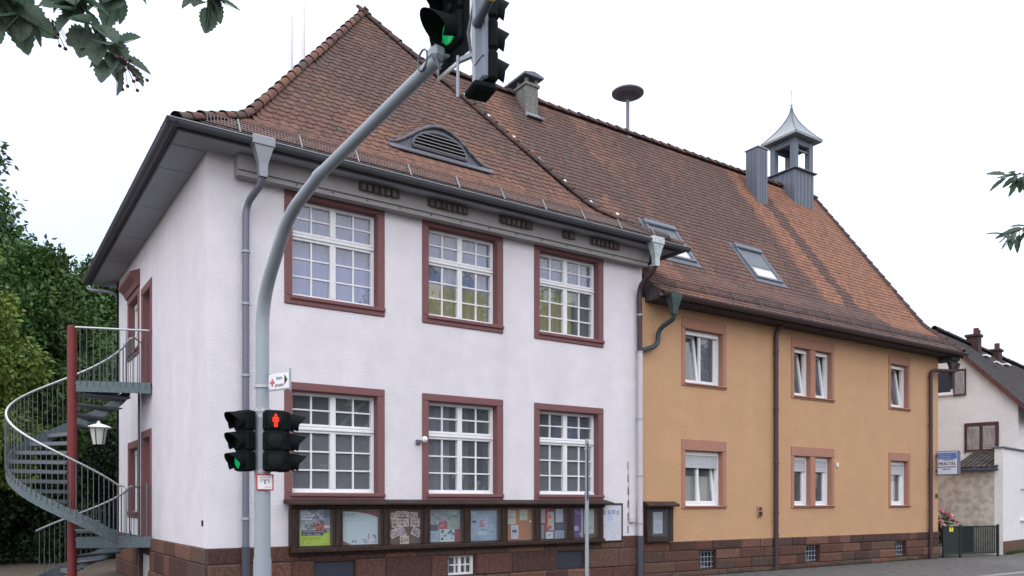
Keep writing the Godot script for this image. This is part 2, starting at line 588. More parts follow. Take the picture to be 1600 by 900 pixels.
func cap_tiles(parent: Node3D, path: Array, r: float, tones: Array) -> void:
	# half-round cap tiles one after another along a line of points
	var mesh_by := {}
	var length := 0.0
	var pts := []
	for i in path.size() - 1:
		var k := maxi(1, int(path[i].distance_to(path[i + 1]) / 0.02))
		for j in k:
			pts.append(path[i].lerp(path[i + 1], float(j) / k))
	pts.append(path[-1])
	for i in range(1, pts.size()):
		length += pts[i].distance_to(pts[i - 1])
	var acc := 0.0
	var start := 0
	for i in range(1, pts.size()):
		acc += pts[i].distance_to(pts[i - 1])
		if acc >= 0.33 or i == pts.size() - 1:
			var a: Vector3 = pts[start]
			var d: Vector3 = pts[i]
			var z := (d - a).normalized()
			var x := Vector3.UP.cross(z).normalized()
			var lv: int = tones[rng.randi() % tones.size()]
			if not mesh_by.has(lv):
				var b := MB.new()
				var c: Array = PALETTE[lv]
				b.col = Color(c[0], c[1], c[2])
				b.tube([Vector3(0, 0.012, -0.02), Vector3(0, 0, 0.36)], [r * 1.12, r * 0.92], 8, false, PI, 0.0, Vector3.RIGHT)
				b.tube([Vector3(0, -0.006, 0.0), Vector3(0, -0.012, 0.34)], [r * 1.0, r * 0.8], 6, false, PI, 0.0, Vector3.RIGHT)
				mesh_by[lv] = b.mesh()
			put("ridge_tile", mesh_by[lv], M.tile, parent, Transform3D(Basis(x, z.cross(x), z), a + Vector3(0, rng.randf_range(-0.008, 0.008), 0)))
			start = i
			acc = 0.0


func gutter(parent: Node, a: Vector3, b: Vector3, out: Vector3, m: Material, brackets := 0) -> void:
	var g := MB.new()
	var hint := out
	g.tube([a, b], 0.075, 10, false, PI, 0.0 if (b - a).normalized().cross(out).y < 0.0 else -PI, hint)
	g.tube([a, b], 0.068, 10, false, PI, 0.0 if (b - a).normalized().cross(out).y < 0.0 else -PI, hint)
	put("gutter", g, m, parent)
	var e := MB.new()
	e.tube([a + out * 0.077, b + out * 0.077], 0.011, 6)
	put("gutter_rim", e, M.zinc if m == M.gutter else m, parent)
	for i in brackets:
		var k := MB.new()
		var p := a.lerp(b, (i + 0.5) / brackets)
		k.bar(p + out * 0.085 + Vector3(0, 0.012, 0), p - out * 0.16 + Vector3(0, 0.09, 0), 0.025, 0.006)
		put("gutter_bracket", k, m, parent)


func downpipe(parent: Node, path: Array, r: float, m: Material, called := "downpipe") -> MeshInstance3D:
	var curve := Curve3D.new()
	for i in path.size():
		var p: Vector3 = path[i]
		var d := Vector3.ZERO
		if i > 0 and i < path.size() - 1:
			d = (path[i + 1] - path[i - 1]).normalized() * minf(0.16, 0.4 * minf(p.distance_to(path[i - 1]), p.distance_to(path[i + 1])))
		curve.add_point(p, -d, d)
	var b := MB.new()
	b.tube(Array(curve.tessellate(4, 3)), r, 12)
	return put(called, b, m, parent)


func snow_guard(parent: Node, O: Vector3, A: Vector3, N: Vector3, smax: float, t: float, prof: Callable, m: Material) -> void:
	var b := MB.new()
	var base := O - N * t
	base.y = prof.call(t) + 0.05
	var up := Vector3(-N.x * 0.35, 0.93, -N.z * 0.35)
	for h in [0.02, 0.17]:
		b.bar(base + up * h, base + A * smax + up * h, 0.012, 0.012)
	var k := int(smax / 0.05)
	for i in k:
		var p := base + A * (smax * (i + 0.5) / k)
		b.bar(p + up * 0.02, p + up * 0.17, 0.011, 0.007)
	put("snow_guard", b, m, parent)
	var nb := int(smax / 0.9)
	for i in nb:
		var c := MB.new()
		var p := base + A * (smax * (i + 0.5) / nb) + N * 0.01
		c.bar(p - up * 0.06 + N * 0.05, p + up * 0.2, 0.022, 0.008, N)
		c.bar(p + up * 0.12, p - N * 0.2 + Vector3(0, 0.13, 0), 0.02, 0.008)
		put("snow_guard_bracket", c, M.zinc if m == M.guard else m, parent)


# ---------------------------------------------------------------- windows
func quad_mesh(w: float, h: float) -> ArrayMesh:
	var key := "%.3f %.3f" % [w, h]
	if not quad_cache.has(key):
		var b := MB.new()
		b.quad(Vector3(0, 0, 0), Vector3(w, 0, 0), Vector3(w, h, 0), Vector3(0, h, 0))
		quad_cache[key] = b.mesh()
	return quad_cache[key]


func glazing(w: float, h: float) -> ArrayMesh:
	var key := "double %.3f %.3f" % [w, h]
	if not quad_cache.has(key):
		var b := MB.new()
		for z in [0.0, -0.014]:
			b.quad(Vector3(0, 0, z), Vector3(w, 0, z), Vector3(w, h, z), Vector3(0, h, z))
		quad_cache[key] = b.mesh()
	return quad_cache[key]


func pane(parent: Node, x: float, y: float, w: float, h: float, z: float, m: Material = null) -> void:
	# insulating glass: two sheets in one pane
	put("pane", glazing(w, h), m if m else M.glass, parent, Transform3D(Basis(Vector3.UP, rng.randf_range(-0.012, 0.012)) * Basis(Vector3.RIGHT, rng.randf_range(-0.012, 0.012)), Vector3(x, y, z)))


func curtain(parent: Node, called: String, x0: float, x1: float, y0: float, y1: float, z: float, amp: float, folds: float, m: Material) -> void:
	var b := MB.new()
	var k := int((x1 - x0) / 0.025)
	var ph := rng.randf() * 6.0
	var pts := []
	var nor := []
	for i in k + 1:
		var u := float(i) / k
		var xx := lerpf(x0, x1, u)
		var f := folds * (x1 - x0)
		var zz := z + amp * (sin(u * f * TAU + ph) + 0.5 * sin(u * f * 2.3 * TAU + ph * 2.0))
		var dz := amp * (cos(u * f * TAU + ph) * f * TAU + 0.5 * cos(u * f * 2.3 * TAU + ph * 2.0) * f * 2.3 * TAU) / (x1 - x0)
		pts.append(Vector2(xx, zz))
		nor.append(Vector3(-dz, 0, 1).normalized())
	for i in k:
		var a := Vector3(pts[i].x, y0, pts[i].y)
		var d := Vector3(pts[i + 1].x, y0, pts[i + 1].y)
		var e := Vector3(pts[i + 1].x, y1, pts[i + 1].y)
		var f2 := Vector3(pts[i].x, y1, pts[i].y)
		b.vert(a, nor[i])
		b.vert(e, nor[i + 1])
		b.vert(d, nor[i + 1])
		b.vert(a, nor[i])
		b.vert(f2, nor[i])
		b.vert(e, nor[i + 1])
	put(called, b, m, parent)


func surround(parent: Node, x0: float, x1: float, y0: float, y1: float, j: float, sill: float, lintel: float, m: Material, mullions := [], label := "") -> void:
	# stone frame round an opening, proud of the wall by 2 cm and lining the reveal
	var b := MB.new()
	var zf := 0.022
	var zb := -0.16
	b.span(Vector3(x0 - j, y0 - 0.001, zb), Vector3(x0, y1, zf), 0.012)
	b.span(Vector3(x1, y0 - 0.001, zb), Vector3(x1 + j, y1, zf), 0.012)
	b.span(Vector3(x0 - j, y1, zb), Vector3(x1 + j, y1 + lintel, zf + 0.002), 0.012)
	b.span(Vector3(x0 - j, y0 - sill, zb), Vector3(x1 + j, y0, zf + 0.004), 0.012)
	b.span(Vector3(x0 - j * 0.3, y0 - sill * 0.42, -0.05), Vector3(x1 + j, y0 + 0.004, zf + 0.04), 0.012)
	for q in mullions:
		b.span(Vector3(q[0], y0, zb), Vector3(q[1], y1, zf - 0.003), 0.012)
	put("surround", b, m, parent)


func school_window(house: Node3D, x0: float, x1: float, y0: float, y1: float, kind: String) -> void:
	var w := group_node("window", house)
	surround(w, x0, x1, y0, y1, 0.13, 0.14, 0.13, M.red_stone)
	var zf := -0.14
	var f := MB.new()
	var fr := 0.055
	var h := y1 - y0
	var xm := (x0 + x1) / 2.0
	var yt := y0 + h * 0.605
	f.span(Vector3(x0, y0, zf - 0.09), Vector3(x0 + fr, y1, zf), 0.006)
	f.span(Vector3(x1 - fr, y0, zf - 0.09), Vector3(x1, y1, zf), 0.006)
	f.span(Vector3(x0 + fr, y1 - fr, zf - 0.09), Vector3(x1 - fr, y1, zf - 0.001), 0.006)
	f.span(Vector3(x0 + fr, y0, zf - 0.09), Vector3(x1 - fr, y0 + fr + 0.02, zf - 0.001), 0.006)
	f.span(Vector3(x0 + 0.01, y0, zf - 0.05), Vector3(x1 - 0.01, y0 + 0.035, zf + 0.035), 0.008)
	# moulded transom and centre post
	f.span(Vector3(x0 + fr, yt - 0.01, zf - 0.085), Vector3(x1 - fr, yt + 0.135, zf + 0.003), 0.006)
	f.span(Vector3(x0 + 0.012, yt + 0.03, zf - 0.06), Vector3(x1 - 0.012, yt + 0.075, zf + 0.028), 0.008)
	f.span(Vector3(x0 + 0.02, yt + 0.09, zf - 0.06), Vector3(x1 - 0.02, yt + 0.115, zf + 0.014), 0.005)
	f.span(Vector3(xm - 0.05, y0 + fr + 0.02, zf - 0.08), Vector3(xm + 0.05, yt - 0.01, zf + 0.001), 0.006)
	f.span(Vector3(xm - 0.05, yt + 0.135, zf - 0.08), Vector3(xm + 0.05, y1 - fr, zf + 0.001), 0.006)
	f.span(Vector3(xm - 0.018, y0 + fr + 0.02, zf - 0.04), Vector3(xm + 0.018, yt - 0.01, zf + 0.014), 0.006)
	put("frame", f, M.window_white, w)
	var g := MB.new()
	var ya := [y0 + fr + 0.02, yt + 0.135]
	var yb := [yt - 0.01, y1 - fr]
	var rows := [3, 2]
	for half in 2:
		var a: float = [x0 + fr, xm + 0.05][half]
		var e: float = [xm - 0.05, x1 - fr][half]
		for part in 2:
			var lo: float = ya[part]
			var hi: float = yb[part]
			var c := (a + e) / 2.0
			g.span(Vector3(c - 0.014, lo, zf - 0.055), Vector3(c + 0.014, hi, zf - 0.018), 0.004)
			for r in range(1, rows[part]):
				var y := lerpf(lo, hi, float(r) / rows[part])
				g.span(Vector3(a, y - 0.0135, zf - 0.054), Vector3(c - 0.014, y + 0.0135, zf - 0.019), 0.004)
				g.span(Vector3(c + 0.014, y - 0.0135, zf - 0.054), Vector3(e, y + 0.0135, zf - 0.019), 0.004)
			for r in rows[part]:
				for q in 2:
					pane(w, [a, c][q], lerpf(lo, hi, float(r) / rows[part]), (e - a) / 2.0, (hi - lo) / rows[part], zf - 0.038)
	put("glazing_bars", g, M.window_white, w)
	var zc := -0.34
	match kind:
		"net":
			curtain(w, "curtain", x0 - 0.08, x1 + 0.08, y0 - 0.05, y1 + 0.1, zc, 0.012, 6.0, M.net)
		"net_part":
			curtain(w, "curtain", x0 - 0.08, x1 + 0.08, yt - 0.3, y1 + 0.1, zc, 0.022, 6.0, M.net)
			curtain(w, "curtain", x0 - 0.08, x1 + 0.08, y0 - 0.1, yt - 0.3, zc + 0.02, 0.03, 4.0, M.olive_cloth)
		"olive":
			curtain(w, "curtain", x0 - 0.08, x1 + 0.08, yt + 0.05, y1 + 0.1, zc, 0.015, 6.0, M.net)
			curtain(w, "curtain", x0 - 0.08, x0 + 1.05, y0 - 0.1, yt + 0.05, zc, 0.03, 4.0, M.olive_cloth)
			curtain(w, "curtain", x1 - 0.3, x1 + 0.12, y0 - 0.1, y1 + 0.1, zc - 0.07, 0.02, 6.0, M.grey_cloth)
		"blind":
			var b := MB.new()
			b.span(Vector3(x0, y0, zc + 0.12), Vector3(x1, yt + 0.06, zc + 0.125))
			put("roller_blind", b, M.blind, w)
			var s := MB.new()
			s.bar(Vector3(x0 + 0.9, yt + 0.1, zc), Vector3(x1 + 0.05, y1 + 0.1, zc), 0.04, 0.06)
			put("ceiling_strut", s, M.grey_cloth, w)
		"strips":
			for q in [[0.16, 0.62], [0.83, 1.02], [1.34, 1.6]]:
				curtain(w, "curtain", x0 + q[0], x0 + q[1], y0 - 0.1, y1 + 0.1, zc, 0.02, 8.0, M.grey_cloth if q[0] > 0.8 else M.shade_cloth)
		"blind_blue":
			var b := MB.new()
			b.span(Vector3(x0, y0, zc + 0.12), Vector3(x1, yt + 0.06, zc + 0.125))
			put("roller_blind", b, M.blind, w)
			var s := MB.new()
			s.span(Vector3(xm + 0.1, yt + 0.1, zc - 0.3), Vector3(x1 + 0.1, y1 + 0.05, zc - 0.28))
			put("blue_banner", s, M.blue_cloth, w)


# a plastic casement with roller shutter; tilt opens it inwards at the top
func sash(parent: Node, x0: float, x1: float, y0: float, y1: float, zf: float, tilt: float) -> void:
	var g := Transform3D(Basis(Vector3.RIGHT, -tilt), Vector3(x0, y0, zf))
	var b := MB.new()
	var w := x1 - x0
	var h := y1 - y0
	var f := 0.062
	b.span(Vector3(0, 0, -0.06), Vector3(f, h, 0.0), 0.008)
	b.span(Vector3(w - f, 0, -0.06), Vector3(w, h, 0.0), 0.008)
	b.span(Vector3(f, 0, -0.06), Vector3(w - f, f, -0.001), 0.008)
	b.span(Vector3(f, h - f, -0.06), Vector3(w - f, h, -0.001), 0.008)
	put("sash", b, M.window_white, parent, g)
	put("pane", glazing(w - 2 * f, h - 2 * f), M.glass, parent, g * Transform3D(Basis(), Vector3(f, f, -0.03)))


func plastic_window(parent: Node, x0: float, x1: float, y0: float, y1: float, shut: float, sashes: int, tilts: Array, inside: String) -> void:
	var zf := -0.15
	var f := MB.new()
	var fr := 0.05
	f.span(Vector3(x0, y0, zf - 0.08), Vector3(x0 + fr, y1, zf), 0.006)
	f.span(Vector3(x1 - fr, y0, zf - 0.08), Vector3(x1, y1, zf), 0.006)
	f.span(Vector3(x0 + fr, y0, zf - 0.08), Vector3(x1 - fr, y0 + fr, zf - 0.001), 0.006)
	f.span(Vector3(x0 + fr, y1 - fr, zf - 0.08), Vector3(x1 - fr, y1, zf - 0.001), 0.006)
	f.span(Vector3(x0 - 0.005, y0 - 0.02, zf - 0.02), Vector3(x1 + 0.005, y0 + 0.02, zf + 0.05), 0.006)
	# shutter guides
	f.span(Vector3(x0 + 0.006, y0 + 0.03, zf + 0.0015), Vector3(x0 + 0.032, y1, zf + 0.035), 0.004)
	f.span(Vector3(x1 - 0.032, y0 + 0.03, zf + 0.0015), Vector3(x1 - 0.006, y1, zf + 0.035), 0.004)
	put("frame", f, M.window_white, parent)
	var s := MB.new()
	var y := y1 - 0.005
	s.span(Vector3(x0 + 0.034, y - 0.10, zf + 0.004), Vector3(x1 - 0.034, y, zf + 0.05), 0.01)
	put("shutter_box", s, M.window_white, parent)
	y -= 0.102
	var rs := MB.new()
	while y > y1 - 0.06 - shut:
		rs.span(Vector3(x0 + 0.034, y - 0.038, zf + 0.008), Vector3(x1 - 0.034, y, zf + 0.024), 0.007)
		y -= 0.0395
	if rs.v.size():
		put("roller_shutter", rs, M.shutter_slat, parent)
	var w := (x1 - x0 - 2 * fr) / sashes
	for i in sashes:
		sash(parent, x0 + fr + w * i + 0.002, x0 + fr + w * (i + 1) - 0.002, y0 + fr, y1 - fr - 0.002, zf - 0.012, tilts[i])
	match inside:
		"dark":
			curtain(parent, "curtain", x0 - 0.1, x0 + (x1 - x0) * 0.35, y0 - 0.1, y1, -0.42, 0.015, 9.0, M.grey_cloth)
		"net":
			curtain(parent, "curtain", x0 - 0.1, x1 + 0.1, y0 - 0.05, y0 + (y1 - y0) * 0.55, -0.36, 0.015, 9.0, M.pale_net)
		"grey":
			curtain(parent, "curtain", x0 + (x1 - x0) * 0.42, x1 + 0.1, y0 - 0.1, y1, -0.36, 0.01, 5.0, M.grey_cloth)


# ---------------------------------------------------------------- stone plinth laid block by block
func plinth(house: Node3D, t: Transform3D, w: float, rows: Array, holes: Array, proud: float) -> void:
	var bed := MB.new()
	bed.wall(t * Transform3D(Basis(), Vector3(0, 0, proud - 0.014)), w, rows[-1] - 0.004, holes, proud - 0.017)
	put("mortar_bed", bed, M.mortar, house)
	for i in rows.size() - 1:
		var y0: float = rows[i]
		var y1: float = rows[i + 1]
		var cuts := []
		for r in holes:
			if r.position.y < y1 - 0.02 and r.end.y > y0 + 0.02:
				cuts.append([r.position.x, r.end.x])
		cuts.sort_custom(func(a, b): return a[0] < b[0])
		var runs := []
		var at := 0.0
		for c in cuts:
			if c[0] > at + 0.02:
				runs.append([at, c[0]])
			at = c[1]
		if w > at + 0.02:
			runs.append([at, w])
		for run in runs:
			var x: float = run[0]
			while x < run[1] - 0.01:
				var e: float = x + rng.randf_range(0.42, 1.0)
				if run[1] - e < 0.3:
					e = run[1]
				var b := MB.new()
				var p := proud + rng.randf_range(-0.002, 0.02)
				b.span(Vector3(x + 0.008, y0 + 0.008, -0.1), Vector3(e - 0.008, y1 - 0.008, p), 0.016)
				# a worn, uneven face
				for k in b.v.size():
					var q := b.v[k]
					if q.z > 0.0:
						b.v[k] = q + Vector3(0, 0, 0.005 * sin(q.x * 9.0 + q.y * 23.0 + i))
				put("stone", b, M.sand[rng.randi() % M.sand.size()], house, t)
				x = e


# stone lining of a cellar opening
func lining(house: Node3D, r: Rect2, x: float, inner := 0.30) -> void:
	var b := MB.new()
	var a := r.position + Vector2(x, 0)
	var e := r.end + Vector2(x, 0)
	b.span(Vector3(a.x - 0.01, a.y - 0.01, -inner), Vector3(a.x + 0.018, e.y + 0.01, 0.02), 0.004)
	b.span(Vector3(e.x - 0.018, a.y - 0.01, -inner), Vector3(e.x + 0.01, e.y + 0.01, 0.02), 0.004)
	b.span(Vector3(a.x + 0.018, e.y - 0.018, -inner), Vector3(e.x - 0.018, e.y + 0.01, 0.019), 0.004)
	b.span(Vector3(a.x + 0.018, a.y - 0.01, -inner), Vector3(e.x - 0.018, a.y + 0.012, 0.019), 0.004)
	put("cellar_lining", b, M.sand[2], house)


# ---------------------------------------------------------------- white house
func white_house() -> void:
	var h := thing("white_house", "pale lavender plastered house with dark red window surrounds and steep tiled hip roof", "house")
	var th := 0.32
	# front: x 0..8.9, y 0..6.95
	var front := MB.new()
	var holes := []
	var W := [[1.31, 2.79], [3.77, 5.22], [6.20, 7.69]]
	for w in W:
		holes.append(Rect2(w[0], 4.96, w[1] - w[0], 1.59).grow(0.005))
		holes.append(Rect2(w[0], 1.80, w[1] - w[0], 1.65).grow(0.005))
	var cellar := [Rect2(1.66, 0.32, 0.73, 0.38), Rect2(4.14, 0.32, 0.61, 0.38), Rect2(6.60, 0.32, 0.71, 0.38)]
	front.wall(Transform3D(), 8.9, 6.95, holes + cellar, th)
	# left: seen from outside its x runs from the back corner to the front
	var LT := Transform3D(Basis(Vector3(0, 0, 1), Vector3(0, 1, 0), Vector3(-1, 0, 0)), Vector3(0, 0, -8.85))
	var lh := [Rect2(8.85 - 7.05, 4.93, 1.17, 1.12), Rect2(8.85 - 5.33, 3.97, 0.86, 1.93), Rect2(8.85 - 7.0, 1.45, 1.1, 1.37), Rect2(8.85 - 5.33, 0.95, 0.8, 2.0)]
	for i in 4:
		lh[i] = lh[i].grow(0.005)
	front.wall(LT, 8.85 - th, 6.95, lh, th)
	front.wall(Transform3D(Basis(Vector3(-1, 0, 0), Vector3(0, 1, 0), Vector3(0, 0, -1)), Vector3(8.9, 0, -8.85)), 8.9, 6.95, [], th)
	front.wall(Transform3D(Basis(Vector3(0, 0, -1), Vector3(0, 1, 0), Vector3(1, 0, 0)), Vector3(8.9, 0, -th)), 8.85 - 2 * th, 6.95, [], th)
	put("wall", front, M.white_wall, h)
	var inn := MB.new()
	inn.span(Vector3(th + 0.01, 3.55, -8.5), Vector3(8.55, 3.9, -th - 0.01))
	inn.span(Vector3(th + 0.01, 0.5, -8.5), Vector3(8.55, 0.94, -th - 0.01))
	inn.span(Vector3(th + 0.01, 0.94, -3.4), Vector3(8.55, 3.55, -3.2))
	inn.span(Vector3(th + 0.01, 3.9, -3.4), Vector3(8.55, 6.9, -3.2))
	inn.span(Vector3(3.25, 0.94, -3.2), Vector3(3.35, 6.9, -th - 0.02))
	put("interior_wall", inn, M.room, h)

	var prows := [0.0, 0.32, 0.70, 0.955]
	plinth(h, Transform3D(), 8.9, prows, cellar, 0.03)
	plinth(h, LT, 8.85, prows, [Rect2(8.85 - 5.33, 0.0, 0.8, 0.6)], 0.03)

	for i in 3:
		school_window(h, W[i][0], W[i][1], 4.96, 6.55, ["net", "net_part", "olive"][i])
		school_window(h, W[i][0], W[i][1], 1.80, 3.45, ["blind", "strips", "blind_blue"][i])
	# cellar openings
	for r in cellar:
		lining(h, r, 0.0, 0.31)
	for i in [0, 2]:
		var b := MB.new()
		b.span(Vector3(cellar[i].position.x + 0.02, 0.334, -0.09), Vector3(cellar[i].end.x - 0.02, 0.68, -0.02), 0.008)
		put("cellar_board", b, M.dark_board, h)
	var cw := group_node("cellar_window", h)
	var cf := MB.new()
	var cx0 := 4.16
	var cx1 := 4.73
	for q in [cx0, (cx0 + cx1) / 2.0 - 0.025, cx1 - 0.05]:
		cf.span(Vector3(q, 0.33, -0.12), Vector3(q + 0.05, 0.69, -0.06), 0.005)
	for q in [0.33, 0.65]:
		cf.span(Vector3(cx0 + 0.05, q, -0.119), Vector3((cx0 + cx1) / 2.0 - 0.025, q + 0.04, -0.061), 0.004)
		cf.span(Vector3((cx0 + cx1) / 2.0 + 0.025, q, -0.119), Vector3(cx1 - 0.05, q + 0.04, -0.061), 0.004)
	for q in [0.19, 0.41]:
		cf.span(Vector3(cx0 + q - 0.011, 0.37, -0.11), Vector3(cx0 + q + 0.011, 0.65, -0.07), 0.003)
		cf.span(Vector3(cx0 + q - 0.100, 0.50, -0.109), Vector3(cx0 + q - 0.011, 0.522, -0.071), 0.003)
		cf.span(Vector3(cx0 + q + 0.011, 0.50, -0.109), Vector3(cx0 + q + 0.105, 0.522, -0.071), 0.003)
	put("frame", cf, M.window_white, cw)
	for i in 2:
		for j in 2:
			for k in 2:
				pane(cw, cx0 + 0.05 + i * 0.27 + k * 0.11, 0.37 + j * 0.14, 0.11, 0.14, -0.09)

	# left wall openings
	var lw := group_node("window", h, LT)
	surround(lw, 1.80, 2.97, 4.93, 6.05, 0.14, 0.14, 0.14, M.red_stone)
	var hood := MB.new()
	hood.extrude(PackedVector2Array([Vector2(0, 0), Vector2(0.05, 0), Vector2(0.09, 0.1), Vector2(0.2, 0.2), Vector2(0.2, 0.27), Vector2(0, 0.36)]), Transform3D(Basis(Vector3(0, 0, 1), Vector3(0, 1, 0), Vector3(-1, 0, 0)), Vector3(3.16, 6.192, 0.0)), 1.55)
	put("hood", hood, M.red_stone, lw)
	plastic_window(lw, 1.80, 2.97, 4.93, 6.05, 0.0, 2, [0.0, 0.0], "net")
	var lw2 := group_node("window", h, LT)
	surround(lw2, 1.85, 2.95, 1.45, 2.82, 0.14, 0.14, 0.16, M.red_stone)
	plastic_window(lw2, 1.85, 2.95, 1.45, 2.82, 0.0, 2, [0.0, 0.0], "net")
	for q in [[3.97, 5.90], [0.95, 2.95]]:
		var d := group_node("door", h, LT)
		surround(d, 3.52, 4.36 if q[0] > 2 else 4.32, q[0], q[1], 0.14, 0.02, 0.16, M.red_stone)
		var x1 := 4.38 if q[0] > 2 else 4.32
		var fb := MB.new()
		for xx in [3.52, x1 - 0.07]:
			fb.span(Vector3(xx, q[0], -0.24), Vector3(xx + 0.07, q[1], -0.16), 0.006)
		fb.span(Vector3(3.59, q[1] - 0.07, -0.239), Vector3(x1 - 0.07, q[1], -0.161), 0.006)
		fb.span(Vector3(3.59, q[0], -0.239), Vector3(x1 - 0.07, q[0] + 0.5, -0.175), 0.006)
		fb.span(Vector3(3.59, q[0] + 0.5, -0.235), Vector3(3.68, q[1] - 0.07, -0.17), 0.006)
		fb.span(Vector3(x1 - 0.16, q[0] + 0.5, -0.235), Vector3(x1 - 0.07, q[1] - 0.07, -0.17), 0.006)
		put("leaf", fb, M.window_white, d)
		pane(d, 3.68, q[0] + 0.5, x1 - 0.16 - 3.68, q[1] - q[0] - 0.57, -0.2)
		var hb := MB.new()
		hb.tube([Vector3(3.62, q[0] + 1.05, -0.17), Vector3(3.62, q[0] + 1.05, -0.12), Vector3(3.73, q[0] + 1.05, -0.115)], 0.011, 8)
		put("handle", hb, M.galv, d)

	# eaves: boarded soffit all round, boxed cornice on the street side
	var so := MB.new()
	var y := 6.95
	var e := 0.50
	for r in [[-e, 9.4, 0.0, e], [-e, 9.4, -8.85 - e, -8.85], [-e, 0.0, -8.85, 0.0], [8.9, 9.4, -8.85, 0.0]]:
		so.span(Vector3(r[0], y, r[2]), Vector3(r[1], y + 0.03, r[3]))
	# boards of the left soffit, each a little proud of its neighbour
	for i in 9:
		so.span(Vector3(-e + 0.004, y - 0.010 - 0.004 * (i % 2), -8.83 + i * 0.98), Vector3(-0.004, y, -8.83 + i * 0.98 + 0.965), 0.003)
	put("soffit", so, M.soffit, h)
	var fa := MB.new()
	fa.span(Vector3(-e - 0.02, y - 0.02, e), Vector3(9.44, y + 0.10, e + 0.022), 0.004)
	fa.span(Vector3(-e - 0.022, y - 0.02, -8.85 - e), Vector3(-e, y + 0.10, e), 0.004)
	fa.span(Vector3(9.4, y - 0.02, -8.85 - e), Vector3(9.424, y + 0.10, e), 0.004)
	put("fascia", fa, M.gutter, h)
	var co := MB.new()
	co.extrude(PackedVector2Array([Vector2(0.0, 6.66), Vector2(0.05, 6.62), Vector2(0.20, 6.62), Vector2(0.20, 6.70), Vector2(0.235, 6.70), Vector2(0.235, 6.948), Vector2(0.0, 6.948)]), Transform3D(Basis(Vector3(0, 0, 1), Vector3(0, 1, 0), Vector3(-1, 0, 0)), Vector3(8.88, 0, 0.001)), 8.48)
	put("cornice", co, M.cornice, h)
	for q in [[2.34, 3.08], [3.62, 4.43], [5.10, 5.86], [6.56, 6.88], [7.26, 8.03]]:
		var b := MB.new()
		b.span(Vector3(q[0], 6.80, 0.236), Vector3(q[1], 6.925, 0.275), 0.008)
		var k := int((q[1] - q[0]) / 0.11)
		for i in k:
			b.span(Vector3(q[0] + 0.03 + i * 0.11, 6.785, 0.275), Vector3(q[0] + 0.10 + i * 0.11, 6.895, 0.33), 0.012)
		put("eave_vent", b, M.vent_wood, h)
	var bolts := MB.new()
	for i in 14:
		bolts.span(Vector3(0.7 + i * 0.6, 6.655, 0.2), Vector3(0.724 + i * 0.6, 6.68, 0.212), 0.004)
	put("cornice_bolts", bolts, M.eave_wood, h)

	# roof
	var roof := group_node("roof", h)
	var dk := MB.new()
	var R := 10.06
	var T := 5.03
	deck(dk, Vector3(-0.53, 0, 0.53), Vector3(1, 0, 0), Vector3(0, 0, 1), R, T, white_y, true, true, dormer_bump, 60, 40)
	deck(dk, Vector3(-0.53, 0, -9.40), Vector3(0, 0, 1), Vector3(-1, 0, 0), 9.93, T - 0.06, white_y, true, true, no_bump)
	deck(dk, Vector3(9.53, 0, 0.53), Vector3(0, 0, -1), Vector3(1, 0, 0), 9.93, T - 0.06, white_y, true, true, no_bump)
	deck(dk, Vector3(9.53, 0, -9.40), Vector3(-1, 0, 0), Vector3(0, 0, -1), R, T, white_y, true, true, no_bump)
	put("roof_deck", dk, M.deck, roof)
	var nz := FastNoiseLite.new()
	nz.seed = 11
	nz.frequency = 0.55
	var tone := func(s: float, t: float) -> float:
		var v := 2.3 + 1.0 * nz.get_noise_2d(s * 1.0, t * 0.55) + rng.randf_range(-0.4, 0.4)
		v += 1.1 * clampf((2.6 - t) / 1.6, 0.0, 1.0)
		v -= 0.35 * clampf((t - 2.0) / 2.0, 0, 1)
		if t < 0.47:
			v = 0.7 + rng.randf_range(-0.5, 0.5)
		# fresher tiles below and beside the eyebrow
		if absf(s - 5.1) < 1.9 and t > 0.5 and t < 2.2:
			v += 0.6
		return v
	var front_keep := func(s: float, t: float) -> bool:
		if s < t + 0.05 or s > R - t - 0.05:
			return false
		# the louvred face of the eyebrow and its apron stay clear
		var u := (s - 0.53 - 4.64) / 1.07
		return not (t > 1.52 and t < 1.80 and absf(u) < 0.97 and dormer_bump(s, t) < 0.06 and dormer_bump(s, 1.68) > 0.04)
	lay_tiles(roof, Vector3(-0.53, 0, 0.53), Vector3(1, 0, 0), Vector3(0, 0, 1), R, T - 0.05, white_y, front_keep, dormer_bump, tone, 300)
	var side_keep := func(s: float, t: float) -> bool: return s > t + 0.05 and s < 9.93 - t - 0.05
	lay_tiles(roof, Vector3(-0.53, 0, -9.40), Vector3(0, 0, 1), Vector3(-1, 0, 0), 9.93, T - 0.1, white_y, side_keep, no_bump, tone, 0)
	var right_keep := func(s: float, t: float) -> bool:
		var z := 0.53 - s
		return s > t + 0.05 and s < 9.93 - t - 0.05 and white_y(t) > orange_y(0.475 - z) - 0.02
	lay_tiles(roof, Vector3(9.53, 0, 0.53), Vector3(0, 0, -1), Vector3(1, 0, 0), 9.93, T - 0.1, white_y, right_keep, no_bump, tone, 0)
	var hipl := []
	var hipr := []
	for i in 30:
		var t := T * i / 29.0
		hipl.append(Vector3(-0.53 + t, white_y(t) + 0.02, 0.53 - t))
		hipr.append(Vector3(9.53 - t, white_y(t) + 0.02, 0.53 - t))
	cap_tiles(roof, hipl, 0.088, [3, 4, 7, 3, 2])
	cap_tiles(roof, hipr, 0.088, [1, 1, 2])
	var backl := []
	for i in 20:
		var t := (T - 0.06) * i / 19.0
		backl.append(Vector3(-0.53 + t, white_y(t) + 0.02, -9.40 + t))
	cap_tiles(roof, backl, 0.088, [1, 2, 2])
